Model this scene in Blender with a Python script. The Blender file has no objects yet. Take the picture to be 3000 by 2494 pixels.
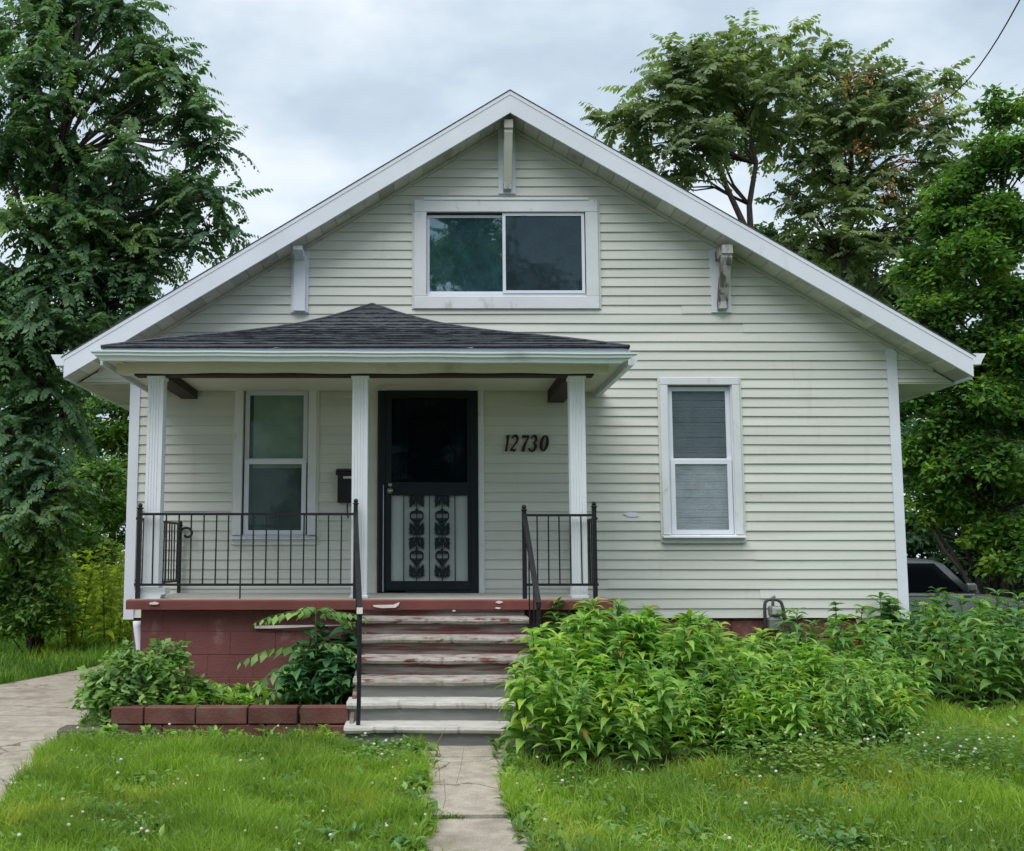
import bpy, math, random
import numpy as np
R = math.radians
rnd = random.Random(7)
S = bpy.context.scene
COL = S.collection

# ------------------------------------------------------------------ camera
F, CX, CY = 3300.0, 1250.0, 1247.0            # lens of the photograph in its own pixels
TH = math.atan(388 / 3300.0)
EYE = (0.0, -11.8, 1.45)
cam = bpy.data.objects.new('camera', bpy.data.cameras.new('camera'))
COL.objects.link(cam)
cam.location = EYE
cam.rotation_euler = (R(90) + TH, 0, 0)
cam.data.sensor_fit = 'HORIZONTAL'
cam.data.sensor_width = 36
cam.data.lens = F / 3000 * 36
cam.data.shift_x = (1500 - CX) / 3000
cam.data.clip_end = 2000
S.camera = cam

# ------------------------------------------------------------------ sky and sun
SUN_EL, SUN_AZ = R(62), R(205)                # azimuth clockwise from +y: behind the viewer, a little to the left
w = bpy.data.worlds.new('World'); S.world = w; w.use_nodes = True
nt = w.node_tree; nt.nodes.clear()
out = nt.nodes.new('ShaderNodeOutputWorld')
sky = nt.nodes.new('ShaderNodeTexSky'); sky.sky_type = 'NISHITA'; sky.sun_disc = False
sky.sun_elevation = SUN_EL; sky.sun_rotation = SUN_AZ; sky.air_density = 1.2; sky.dust_density = 2.0
b1 = nt.nodes.new('ShaderNodeBackground'); b1.inputs[1].default_value = 0.08
nt.links.new(sky.outputs[0], b1.inputs[0])
tc = nt.nodes.new('ShaderNodeTexCoord')
mp = nt.nodes.new('ShaderNodeMapping'); mp.inputs['Scale'].default_value = (1.0, 1.0, 2.0); mp.inputs['Location'].default_value = (1.7, 4.2, 2.4)
nt.links.new(tc.outputs['Generated'], mp.inputs[0])
n1 = nt.nodes.new('ShaderNodeTexNoise'); n1.inputs['Scale'].default_value = 3.0; n1.inputs['Detail'].default_value = 7; n1.inputs['Roughness'].default_value = 0.52
nt.links.new(mp.outputs[0], n1.inputs['Vector'])
cr = nt.nodes.new('ShaderNodeValToRGB')
cr.color_ramp.elements[0].position = 0.36; cr.color_ramp.elements[0].color = (0.35, 0.445, 0.56, 1)
cr.color_ramp.elements[1].position = 0.62; cr.color_ramp.elements[1].color = (0.71, 0.77, 0.83, 1)
e = cr.color_ramp.elements.new(0.48); e.color = (0.48, 0.572, 0.655, 1)
nt.links.new(n1.outputs[0], cr.inputs[0])
b2 = nt.nodes.new('ShaderNodeBackground'); b2.inputs[1].default_value = 0.84
nt.links.new(cr.outputs[0], b2.inputs[0])
mx = nt.nodes.new('ShaderNodeMixShader'); mx.inputs[0].default_value = 0.88
nt.links.new(b1.outputs[0], mx.inputs[1]); nt.links.new(b2.outputs[0], mx.inputs[2])
nt.links.new(mx.outputs[0], out.inputs[0])
sl = bpy.data.lights.new('sun', 'SUN'); sl.energy = 2.0; sl.angle = R(55); sl.color = (1.0, 0.97, 0.92)
so = bpy.data.objects.new('sun', sl); COL.objects.link(so)
so.rotation_euler = (R(90) - SUN_EL, 0, -SUN_AZ + math.pi)   # lamp shines along its -z
so.location = (-6, -20, 25)
S.view_settings.view_transform = 'Standard'; S.view_settings.look = 'None'
S.view_settings.exposure = 0.70; S.view_settings.gamma = 1.0
S.view_settings.use_curve_mapping = False
S.cycles.max_bounces = 6; S.cycles.diffuse_bounces = 4; S.cycles.glossy_bounces = 3; S.cycles.transmission_bounces = 4; S.cycles.transparent_max_bounces = 10
S.cycles.use_adaptive_sampling = True; S.cycles.adaptive_threshold = 0.02


def W(u, v, y):
    """survey: the point at depth y that the photograph shows at pixel u, v -> (x, z)"""
    a = (u - CX) / F; b = -(v - CY) / F
    dy = math.cos(TH) - b * math.sin(TH); dz = math.sin(TH) + b * math.cos(TH)
    t = (y - EYE[1]) / dy
    return a * t, EYE[2] + dz * t


# ------------------------------------------------------------------ materials
def nodes(name):
    m = bpy.data.materials.new(name); m.use_nodes = True
    t = m.node_tree; p = t.nodes['Principled BSDF']
    return m, t, p


def noise(t, scale, detail=4, stretch=None, rough=.55):
    g = t.nodes.new('ShaderNodeNewGeometry')
    n = t.nodes.new('ShaderNodeTexNoise'); n.inputs['Scale'].default_value = scale
    n.inputs['Detail'].default_value = detail; n.inputs['Roughness'].default_value = rough
    if stretch:
        mp = t.nodes.new('ShaderNodeMapping'); mp.inputs['Scale'].default_value = stretch
        t.links.new(g.outputs['Position'], mp.inputs[0]); t.links.new(mp.outputs[0], n.inputs['Vector'])
    else:
        t.links.new(g.outputs['Position'], n.inputs['Vector'])
    return n.outputs[0]


def ramp(t, fac, stops):
    r = t.nodes.new('ShaderNodeValToRGB'); t.links.new(fac, r.inputs[0])
    e = r.color_ramp.elements
    e[0].position, e[0].color = stops[0][0], (*stops[0][1], 1)
    e[1].position, e[1].color = stops[-1][0], (*stops[-1][1], 1)
    for p, c in stops[1:-1]:
        k = e.new(p); k.color = (*c, 1)
    return r.outputs[0]


def mixc(t, fac, a, b, mode='MIX'):
    m = t.nodes.new('ShaderNodeMix'); m.data_type = 'RGBA'; m.blend_type = mode
    for s, v in ((0, fac), (6, a), (7, b)):
        if isinstance(v, (int, float)): m.inputs[s].default_value = v
        elif isinstance(v, tuple): m.inputs[s].default_value = (*v, 1)
        else: t.links.new(v, m.inputs[s])
    return m.outputs[2]


def mul(c, k): return tuple(min(1, x * k) for x in c)


def mat(name, col, rough=.6, var=.12, scale=3, stretch=None, bump=0, bscale=80, objvar=0, col2=None, lo=.55, hi=.62, s2=6, st2=None, spec=.3, metal=0):
    m, t, p = nodes(name)
    c = ramp(t, noise(t, scale, 5, stretch), [(.3, mul(col, 1 - var)), (.7, mul(col, 1 + var))])
    if col2:
        f = ramp(t, noise(t, s2, 6, st2), [(lo, (0, 0, 0)), (hi, (1, 1, 1))])
        c = mixc(t, f, c, col2)
    if objvar:
        o = t.nodes.new('ShaderNodeObjectInfo')
        r = ramp(t, o.outputs['Random'], [(0, (1 - objvar,) * 3), (1, (1 + objvar * .5,) * 3)])
        c = mixc(t, 1.0, c, r, 'MULTIPLY')
    t.links.new(c, p.inputs['Base Color'])
    p.inputs['Roughness'].default_value = rough; p.inputs['Specular IOR Level'].default_value = spec
    p.inputs['Metallic'].default_value = metal
    if bump:
        b = t.nodes.new('ShaderNodeBump'); b.inputs['Strength'].default_value = bump; b.inputs['Distance'].default_value = .01
        t.links.new(noise(t, bscale, 4, stretch), b.inputs['Height']); t.links.new(b.outputs[0], p.inputs['Normal'])
    return m


def leafmat(name, dark, light, hue=None, trans=.28, patch=.9, rough=.55, spec=.25, old=None):
    """leaf: a tone of its own for each leaf, and looser patches of growth"""
    m, t, p = nodes(name)
    g = t.nodes.new('ShaderNodeNewGeometry'); o = t.nodes.new('ShaderNodeObjectInfo')
    a = t.nodes.new('ShaderNodeMath'); a.operation = 'ADD'
    t.links.new(g.outputs['Random Per Island'], a.inputs[0]); t.links.new(o.outputs['Random'], a.inputs[1])
    fr = t.nodes.new('ShaderNodeMath'); fr.operation = 'FRACT'; t.links.new(a.outputs[0], fr.inputs[0])
    stops = [(0, dark), (.55, tuple((x + y) / 2 for x, y in zip(dark, light))), (1, light)]
    if old: stops = stops[:-1] + [(old - .005, light), (old, (.36, .34, .06)), (1, (.30, .20, .05))]
    c = ramp(t, fr.outputs[0], stops)
    f = ramp(t, noise(t, patch, 3), [(.36, (.68, .72, .78)), (.64, (1.22, 1.2, 1.0))])
    c = mixc(t, 1.0, c, f, 'MULTIPLY')
    if hue:
        f2 = ramp(t, noise(t, patch * 1.7, 2), [(.56, (0, 0, 0)), (.72, (.7, .7, .7))])
        c = mixc(t, f2, c, hue)
    t.links.new(c, p.inputs['Base Color'])
    p.inputs['Roughness'].default_value = rough; p.inputs['Specular IOR Level'].default_value = spec
    tr = t.nodes.new('ShaderNodeBsdfTranslucent')
    c2 = mixc(t, 1.0, c, (1.15, 1.25, .55), 'MULTIPLY'); t.links.new(c2, tr.inputs[0])
    mxs = t.nodes.new('ShaderNodeMixShader'); mxs.inputs[0].default_value = trans
    t.links.new(p.outputs[0], mxs.inputs[1]); t.links.new(tr.outputs[0], mxs.inputs[2])
    t.links.new(mxs.outputs[0], t.nodes['Material Output'].inputs[0])
    return m


def glassmat(name, tint, refl, rough=.01, wavy=.02, ior=1.5, haze=0, haze_col=(.3, .33, .33)):
    m, t, p = nodes(name)
    t.nodes.remove(p)
    tr = t.nodes.new('ShaderNodeBsdfTransparent'); tr.inputs[0].default_value = (*tint, 1)
    gl = t.nodes.new('ShaderNodeBsdfGlossy'); gl.inputs['Roughness'].default_value = rough
    gl.inputs[0].default_value = (.74, .93, 1, 1)
    fr = t.nodes.new('ShaderNodeFresnel'); fr.inputs[0].default_value = ior
    ad = t.nodes.new('ShaderNodeMath'); ad.inputs[1].default_value = refl; t.links.new(fr.outputs[0], ad.inputs[0])
    b = t.nodes.new('ShaderNodeBump'); b.inputs['Strength'].default_value = wavy; b.inputs['Distance'].default_value = .05
    t.links.new(noise(t, 3.5, 2), b.inputs['Height']); t.links.new(b.outputs[0], gl.inputs['Normal'])
    mxs = t.nodes.new('ShaderNodeMixShader')
    t.links.new(ad.outputs[0], mxs.inputs[0]); t.links.new(tr.outputs[0], mxs.inputs[1]); t.links.new(gl.outputs[0], mxs.inputs[2])
    res = mxs.outputs[0]
    if haze:  # flat diffuse veil painting pale haze and reflected tone over the glass
        df = t.nodes.new('ShaderNodeBsdfDiffuse'); df.inputs[0].default_value = (*haze_col, 1)
        m2 = t.nodes.new('ShaderNodeMixShader')
        t.links.new(ramp(t, noise(t, 5, 4), [(.3, (haze * .6,) * 3), (.7, (haze * 1.3,) * 3)]), m2.inputs[0])
        t.links.new(res, m2.inputs[1]); t.links.new(df.outputs[0], m2.inputs[2]); res = m2.outputs[0]
    t.links.new(res, t.nodes['Material Output'].inputs[0])
    return m


MT = dict(
    siding=mat('cream siding', (.60, .615, .565), .5, .06, 1.3, (.5, 1, 5), .06, 30, .07, (.50, .48, .41), .60, .85, 2.2, (1.6, 1, .35)),
    white=mat('white paint', (.68, .715, .79), .45, .05, 2, None, .05, 40, .03, (.50, .51, .50), .63, .80, 3, (1, 1, .4)),  # a little blue of the reflected sky put into the white
    trim=mat('white window trim', (.66, .68, .71), .5, .06, 3, None, .08, 50, .03, (.45, .46, .44), .62, .75, 9, (1, 1, .5)),
    soffit=mat('soffit', (.54, .54, .47), .6, .10, 4, None, 0, 30, .25, (.22, .21, .18), .6, .75, 3),
    weathered=mat('weathered bracket', (.42, .43, .42), .8, .15, 8, None, .3, 60, .05, (.13, .12, .10), .48, .6, 16, (1, 1, .4)),
    shingle=mat('dark shingles', (.050, .056, .066), .9, .35, 26, (1, 1, 1), .6, 90, .30, (.095, .104, .118), .55, .70, 9, (1.2, 4, 4)),
    gutter=mat('gutter white', (.60, .68, .70), .35, .05, 1.5, None, 0, 30, .02, (.42, .48, .47), .58, .75, 2, (1, 1, 3)),
    cream=mat('cream wrapped beam', (.60, .58, .48), .45, .06, 2, None, 0, 30, 0, (.45, .42, .33), .6, .75, 3),
    brown=mat('dark brown timber', (.045, .032, .028), .8, .2, 6, (4, 1, 4), .3, 50),
    post=mat('white porch post', (.72, .75, .80), .4, .04, 2, None, .03, 40, .02, (.55, .56, .56), .65, .8, 5, (1, 1, .3)),
    redpaint=mat('red painted block', (.165, .062, .058), .8, .16, 2.5, None, .6, 60, .06, (.26, .15, .135), .58, .74, 5),
    redslab=mat('red painted slab edge', (.17, .055, .048), .7, .14, 3, None, .3, 50, 0, (.13, .055, .04), .55, .7, 6),
    mortar=mat('painted mortar', (.140, .050, .048), .85, .15, 10, None, .3, 60),
    planter=mat('red planter block', (.135, .055, .046), .9, .25, 5, None, .5, 50, .22, (.11, .085, .06), .52, .68, 6),
    greyblock=mat('grey stone block', (.09, .085, .07), .9, .2, 8, None, .5, 40),
    step=mat('worn painted step', (.36, .33, .295), .85, .30, 9, (.7, 1, 3), .8, 70, .12, (.15, .055, .05), .53, .62, 9, (.7, 2, 4)),
    steppale=mat('worn concrete step', (.48, .465, .43), .9, .2, 6, (.6, 1, 3), .8, 90, .08, (.27, .265, .25), .55, .70, 5, (.5, 2, 4)),
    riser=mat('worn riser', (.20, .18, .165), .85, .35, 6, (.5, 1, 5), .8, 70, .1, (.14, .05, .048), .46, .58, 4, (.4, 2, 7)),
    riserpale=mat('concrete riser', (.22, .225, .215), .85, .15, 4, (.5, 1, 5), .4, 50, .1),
    floor=mat('porch floor', (.42, .41, .37), .8, .1, 4, None, .2, 60),
    concrete=mat('concrete paving', (.40, .36, .30), .95, .2, 9, None, .7, 120, .06, (.22, .19, .145), .52, .74, 2.3),
    black=mat('black iron', (.012, .013, .016), .45, .2, 12, None, .1, 60, .05),
    doorblack=mat('blue black door', (.006, .013, .018), .35, .15, 6),
    doorpanel=mat('pale door panel', (.40, .46, .46), .5, .10, 3, (1, 1, .3), 0),
    dark=mat('unlit room shade', (.03, .033, .035), .9, .1, 3),  # the shade of unlit interiors put into a near black colour
    shade=mat('roller shade', (.72, .76, .66), .8, .06, 3),
    slat=mat('blind slat', (.78, .80, .82), .5, .05, 3, None, 0, 30, .12),
    steel=mat('brushed steel', (.5, .5, .48), .35, .1, 20, metal=.8),
    brass=mat('digit bronze', (.018, .014, .010), .5, .2, 20),
    meter=mat('grey meter paint', (.20, .21, .20), .5, .15, 10, None, .1, 60),
    pipe=mat('dark pipe', (.05, .06, .065), .5, .2, 10),
    flake=mat('white flaked paint', (.68, .62, .60), .7, .12, 6, None, .2, 50),
    soil=mat('soil', (.045, .036, .024), .95, .3, 8, None, .6, 30, 0, (.05, .075, .022), .5, .6, 5),
    ground=mat('lawn earth', (.045, .07, .018), .95, .3, 3, None, .6, 25, 0, (.03, .03, .015), .55, .7, 6),
    bark=mat('bark', (.060, .047, .042), .9, .3, 9, (3, 3, .8), .6, 18),
    stem=mat('green stem', (.07, .10, .03), .7, .2, 9),
    carpaint=mat('dark silver car paint', (.10, .11, .115), .22, .05, 3, spec=.6, metal=.4),
    rubber=mat('tyre rubber', (.012, .012, .012), .8, .1, 9),
    chrome=mat('chrome', (.6, .6, .62), .15, .05, 9, metal=1),
    lens=mat('lamp lens', (.5, .5, .5), .1, .1, 9, spec=.6),
    cable=mat('black cable', (.02, .02, .022), .6, .1, 9),
    clover=mat('clover blossom', (.58, .56, .48), .8, .15, 40),
    seeds=mat('orange seed bunch', (.42, .22, .09), .8, .3, 7),
    straw=mat('dry straw', (.30, .24, .12), .8, .2, 20),
)
def crack(m):
    t = m.node_tree; p = t.nodes['Principled BSDF']; src = p.inputs['Base Color'].links[0].from_socket
    g = t.nodes.new('ShaderNodeNewGeometry'); v = t.nodes.new('ShaderNodeTexVoronoi'); v.feature = 'DISTANCE_TO_EDGE'; v.inputs['Scale'].default_value = .55
    add = t.nodes.new('ShaderNodeVectorMath'); add.operation = 'ADD'
    n = t.nodes.new('ShaderNodeTexNoise'); n.inputs['Scale'].default_value = 4; n.inputs['Detail'].default_value = 6
    sc = t.nodes.new('ShaderNodeVectorMath'); sc.operation = 'SCALE'; sc.inputs['Scale'].default_value = .35
    t.links.new(g.outputs['Position'], n.inputs['Vector']); t.links.new(n.outputs['Color'], sc.inputs[0])
    t.links.new(g.outputs['Position'], add.inputs[0]); t.links.new(sc.outputs[0], add.inputs[1]); t.links.new(add.outputs[0], v.inputs['Vector'])
    f = ramp(t, v.outputs['Distance'], [(.0, (.25, .22, .18)), (.006, (1, 1, 1))])
    c = mixc(t, 1.0, src, f, 'MULTIPLY')
    f2 = ramp(t, noise(t, 170, 2), [(.38, (.72, .70, .68)), (.60, (1.08, 1.08, 1.08))])
    c = mixc(t, 1.0, c, f2, 'MULTIPLY'); t.links.new(c, p.inputs['Base Color'])


crack(MT['concrete'])
MT['l_left'] = leafmat('deep green fronds', (.070, .150, .095), (.170, .290, .135), (.24, .36, .10), .45, .55)
MT['l_back'] = leafmat('fresh fronds', (.150, .215, .130), (.285, .365, .195), (.33, .36, .15), .5, .5)  # backlit, hazy look put into these pale leaf tones
MT['l_right'] = leafmat('bright tree leaves', (.058, .150, .045), (.19, .35, .07), (.31, .44, .055), .44, .55)
MT['l_dark'] = leafmat('dark tree leaves', (.034, .090, .055), (.105, .205, .085), None, .36, .5)
MT['l_yellow'] = leafmat('yellow green shrub leaves', (.25, .36, .04), (.48, .56, .08), None, .5, 1.0)
MT['l_mid'] = leafmat('mid green leaves', (.080, .190, .055), (.220, .360, .090), (.32, .44, .08), .45, .8)
MT['l_weed'] = leafmat('weed leaves', (.100, .265, .048), (.360, .560, .130), (.48, .60, .08), .42, 1.6, .40, spec=.45, old=.988)
MT['l_weed2'] = leafmat('darker weed leaves', (.078, .215, .066), (.245, .420, .130), (.33, .48, .08), .38, 1.6, .40, spec=.45, old=.988)
MT['l_bush'] = leafmat('fresh bush leaves', (.110, .235, .075), (.30, .46, .17), (.37, .48, .14), .42, 2.2)
MT['l_teal'] = leafmat('dark broad leaves', (.024, .090, .042), (.085, .210, .085), None, .28, 2.0, .4)
MT['grass'] = leafmat('grass blades', (.155, .290, .036), (.340, .480, .080), (.50, .54, .09), .44, .75)
MT['grass2'] = leafmat('shaded grass blades', (.080, .190, .028), (.180, .33, .05), (.28, .38, .04), .38, .5)  # darker copy of the grass with shade put into the colour
MT['g_clear'] = glassmat('window glass', (.90, .94, .95), .0, ior=1.3, haze=.30, haze_col=(.52, .58, .62))
MT['g_mirror'] = glassmat('reflecting glass', (.30, .42, .46), .24, .012, .05, haze=.20, haze_col=(.10, .25, .31))
MT['g_screen'] = glassmat('screened glass', (.10, .15, .18), .03, .03, .06, ior=1.42, haze=.42, haze_col=(.06, .10, .125))
MT['g_half'] = glassmat('greyer window glass', (.72, .78, .80), .0, .05, ior=1.3, haze=.30, haze_col=(.20, .24, .26))  # greyer tint and veil than the lower sash
MT['g_porch'] = glassmat('porch window glass', (.85, .92, .90), .0, .02, ior=1.25, haze=.16, haze_col=(.24, .32, .30))
MT['g_door'] = glassmat('storm door glass', (.34, .46, .52), 0, .02, ior=1.18, haze=.08, haze_col=(.03, .06, .075))
MT['g_car'] = glassmat('car glass', (.03, .04, .045), 0, ior=1.15)


# ------------------------------------------------------------------ mesh helpers
class MB:
    def __init__(s): s.v = []; s.f = []

    def add(s, vs, fs):
        n = len(s.v); s.v += [tuple(p) for p in vs]; s.f += [tuple(i + n for i in q) for q in fs]; return s

    def box(s, x0, x1, y0, y1, z0, z1):
        return s.add([(x0, y0, z0), (x1, y0, z0), (x1, y1, z0), (x0, y1, z0), (x0, y0, z1), (x1, y0, z1), (x1, y1, z1), (x0, y1, z1)],
                     [(0, 3, 2, 1), (4, 5, 6, 7), (0, 1, 5, 4), (1, 2, 6, 5), (2, 3, 7, 6), (3, 0, 4, 7)])

    def cbox(s, x0, x1, y0, y1, z0, z1, b=.01):
        """box with chamfered edges"""
        vs = []; xs = (x0, x1); ys = (y0, y1); zs = (z0, z1)
        for i in (0, 1):
            for j in (0, 1):
                for k in (0, 1):
                    dx, dy, dz = (b if i == 0 else -b), (b if j == 0 else -b), (b if k == 0 else -b)
                    vs += [(xs[i], ys[j] + dy, zs[k] + dz), (xs[i] + dx, ys[j], zs[k] + dz), (xs[i] + dx, ys[j] + dy, zs[k])]
        V = lambda i, j, k, a: (i * 4 + j * 2 + k) * 3 + a
        fs = [(V(0, 0, 0, 0), V(0, 0, 1, 0), V(0, 1, 1, 0), V(0, 1, 0, 0)), (V(1, 0, 0, 0), V(1, 1, 0, 0), V(1, 1, 1, 0), V(1, 0, 1, 0)),
              (V(0, 0, 0, 1), V(1, 0, 0, 1), V(1, 0, 1, 1), V(0, 0, 1, 1)), (V(0, 1, 0, 1), V(0, 1, 1, 1), V(1, 1, 1, 1), V(1, 1, 0, 1)),
              (V(0, 0, 0, 2), V(0, 1, 0, 2), V(1, 1, 0, 2), V(1, 0, 0, 2)), (V(0, 0, 1, 2), V(1, 0, 1, 2), V(1, 1, 1, 2), V(0, 1, 1, 2))]
        for j in (0, 1):
            for k in (0, 1): fs.append((V(0, j, k, 1), V(1, j, k, 1), V(1, j, k, 2), V(0, j, k, 2)))
        for i in (0, 1):
            for k in (0, 1): fs.append((V(i, 0, k, 0), V(i, 1, k, 0), V(i, 1, k, 2), V(i, 0, k, 2)))
            for j in (0, 1): fs.append((V(i, j, 0, 0), V(i, j, 1, 0), V(i, j, 1, 1), V(i, j, 0, 1)))
        for i in (0, 1):
            for j in (0, 1):
                for k in (0, 1): fs.append((V(i, j, k, 0), V(i, j, k, 1), V(i, j, k, 2)))
        return s.add(vs, fs)

    def prism(s, poly, axis, a, b):
        """2-D outline swept along an axis; outline is (x,z) for y, (y,z) for x, (x,y) for z"""
        f = {'y': lambda p, t: (p[0], t, p[1]), 'x': lambda p, t: (t, p[0], p[1]), 'z': lambda p, t: (p[0], p[1], t)}[axis]
        n = len(poly)
        vs = [f(p, a) for p in poly] + [f(p, b) for p in poly]
        fs = [tuple(range(n)), tuple(range(2 * n - 1, n - 1, -1))] + [(i, (i + 1) % n, n + (i + 1) % n, n + i) for i in range(n)]
        return s.add(vs, fs)

    def tube(s, pts, rad, n=8, cap=True):
        pts = [np.array(p, float) for p in pts]
        if isinstance(rad, (int, float)): rad = [rad] * len(pts)
        vs = []; fs = []
        u = None
        for i, p in enumerate(pts):
            t = pts[min(i + 1, len(pts) - 1)] - pts[max(i - 1, 0)]; t = t / (np.linalg.norm(t) + 1e-9)
            if u is None:
                u = np.cross(t, (0, 0, 1) if abs(t[2]) < .9 else (1, 0, 0))
            u = u - t * np.dot(u, t); u /= np.linalg.norm(u) + 1e-9
            q = np.cross(t, u)
            for k in range(n):
                a = 2 * math.pi * (k + .5) / n
                vs.append(tuple(p + rad[i] * (math.cos(a) * u + math.sin(a) * q)))
        for i in range(len(pts) - 1):
            for k in range(n):
                fs.append((i * n + k, i * n + (k + 1) % n, (i + 1) * n + (k + 1) % n, (i + 1) * n + k))
        if cap:
            fs.append(tuple(range(n - 1, -1, -1))); m = (len(pts) - 1) * n; fs.append(tuple(range(m, m + n)))
        return s.add(vs, fs)

    def ball(s, c, r, n=10, sq=(1, 1, 1)):
        rows = max(4, n // 2)
        vs = [(c[0], c[1], c[2] + r * sq[2])]
        for i in range(1, rows):
            a = math.pi * i / rows
            for k in range(n):
                b = 2 * math.pi * k / n
                vs.append((c[0] + r * sq[0] * math.sin(a) * math.cos(b), c[1] + r * sq[1] * math.sin(a) * math.sin(b), c[2] + r * sq[2] * math.cos(a)))
        vs.append((c[0], c[1], c[2] - r * sq[2])); L = len(vs) - 1
        fs = [(0, 1 + k, 1 + (k + 1) % n) for k in range(n)]
        for i in range(rows - 2):
            for k in range(n):
                fs.append((1 + i * n + k, 1 + (i + 1) * n + k, 1 + (i + 1) * n + (k + 1) % n, 1 + i * n + (k + 1) % n))
        fs += [(L, 1 + (rows - 2) * n + (k + 1) % n, 1 + (rows - 2) * n + k) for k in range(n)]
        return s.add(vs, fs)

    def build(s, name, m, parent=None, smooth=False):
        o = ORG.get(parent.name, (0, 0, 0)) if parent else (0, 0, 0)
        me = bpy.data.meshes.new(name)
        me.from_pydata([(x - o[0], y - o[1], z - o[2]) for x, y, z in s.v], [], s.f)
        me.materials.append(MT[m] if isinstance(m, str) else m)
        if smooth: me.polygons.foreach_set('use_smooth', [True] * len(me.polygons))
        me.update()
        ob = bpy.data.objects.new(name, me); COL.objects.link(ob)
        if parent: ob.parent = parent
        ORG[ob.name] = o
        return ob


ORG = {}


def outward(ob):
    """recalculate normals outside"""
    import bmesh
    bm = bmesh.new(); bm.from_mesh(ob.data); bmesh.ops.recalc_face_normals(bm, faces=bm.faces); bm.to_mesh(ob.data); bm.free()
    return ob


def tag(o, label, cat, group=None):
    o['label'] = label; o['category'] = cat
    if group: o['group'] = group
    return o


def thing(name, label, cat, loc=(0, 0, 0), group=None):
    o = bpy.data.objects.new(name, None); COL.objects.link(o); o.location = loc; o.empty_display_size = .1
    ORG[o.name] = tuple(loc)
    return tag(o, label, cat, group)


def struct(o): o['kind'] = 'structure'; return o
def stuff(o): o['kind'] = 'stuff'; return o


def raw(name, verts, quads, m, parent=None, mats=None, smooth=False):
    """big mesh from numpy arrays (quads only)"""
    o = ORG.get(parent.name, (0, 0, 0)) if parent else (0, 0, 0)
    me = bpy.data.meshes.new(name)
    v = np.asarray(verts, np.float32).reshape(-1, 3) - np.array(o, np.float32)
    q = np.asarray(quads, np.int32).reshape(-1, 4)
    me.vertices.add(len(v)); me.vertices.foreach_set('co', v.ravel())
    me.loops.add(q.size); me.loops.foreach_set('vertex_index', q.ravel())
    me.polygons.add(len(q)); me.polygons.foreach_set('loop_start', np.arange(0, q.size, 4, dtype=np.int32))
    if smooth: me.polygons.foreach_set('use_smooth', np.ones(len(q), bool))
    me.update(calc_edges=True)
    me.materials.append(MT[m] if isinstance(m, str) else m)
    ob = bpy.data.objects.new(name, me); COL.objects.link(ob)
    if parent: ob.parent = parent
    ORG[ob.name] = o
    return ob


# ------------------------------------------------------------------ ground and paving
def smooth01(t): t = np.clip(t, 0, 1); return t * t * (3 - 2 * t)


def gz(x, y):
    x = np.asarray(x, float); y = np.asarray(y, float)
    z = .08 - .033 * np.clip(-3.3 - y, 0, 9)
    z = z - .21 * smooth01((x - 4.9) / 1.5) * smooth01((y + .5) / 4)
    return z


def axis(lo, hi, near, step):
    a = list(np.arange(-near, near + .01, step)); k = step
    while a[-1] < hi: k *= 1.35; a.append(a[-1] + k)
    k = step; b = [a[0]]
    while b[-1] > lo: k *= 1.35; b.append(b[-1] - k)
    return np.array(sorted(set(b[1:] + a)))


gx = axis(-300, 300, 14, .5); gy = axis(-300, 300, 14, .5)
GX, GY = np.meshgrid(gx, gy, indexing='ij')
GZ = gz(GX, GY) + .012 * np.sin(GX * 2.1 + 1) * np.sin(GY * 1.7)
near = (np.abs(GX) < 14) & (np.abs(GY) < 14)
GZ = np.where(near, GZ - .02, GZ)
gi = np.arange(GX.size).reshape(GX.shape)
q = np.stack([gi[:-1, :-1], gi[1:, :-1], gi[1:, 1:], gi[:-1, 1:]], -1)
struct(raw('ground', np.stack([GX, GY, GZ], -1), q, 'ground', smooth=True))


def edge(tab, y):
    ys = [p[0] for p in tab]; xs = [p[1] for p in tab]
    return float(np.interp(y, ys, xs))


DL = [(-12, -6.0), (-3, -5.25), (.4, -4.63), (2.3, -4.2), (9, -3.95)]      # left edge of the drive
DR = [(-12, -1.6), (-5.6, -2.33), (-3.5, -2.68), (-1.86, -2.93), (0, -3.3), (9, -3.38)]
drive = bpy.data.objects.new('driveway', None); COL.objects.link(drive); struct(drive); ORG['driveway'] = (0, 0, 0)
yb = [-12, -8.6, -5.25, -1.86, 1.5, 4.9, 9]
for i in range(len(yb) - 1):
    m = MB(); y0, y1 = yb[i] + .012, yb[i + 1] - .012; n = 6; vs = []
    for k in range(n + 1):
        y = y0 + (y1 - y0) * k / n
        for x in (edge(DL, y), edge(DR, y)):
            vs += [(x, y, float(gz(x, y)) + .018), (x, y, float(gz(x, y)) - .08)]
    fs = []
    for k in range(n):
        a = k * 4; fs += [(a, a + 2, a + 6, a + 4), (a, a + 4, a + 5, a + 1), (a + 2, a + 3, a + 7, a + 6)]
    fs += [(0, 1, 3, 2), (n * 4, n * 4 + 2, n * 4 + 3, n * 4 + 1)]
    m.add(vs, fs); outward(m.build('concrete_slab', 'concrete', drive))
walk = bpy.data.objects.new('walkway', None); COL.objects.link(walk); struct(walk); ORG['walkway'] = (0, 0, 0)
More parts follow.
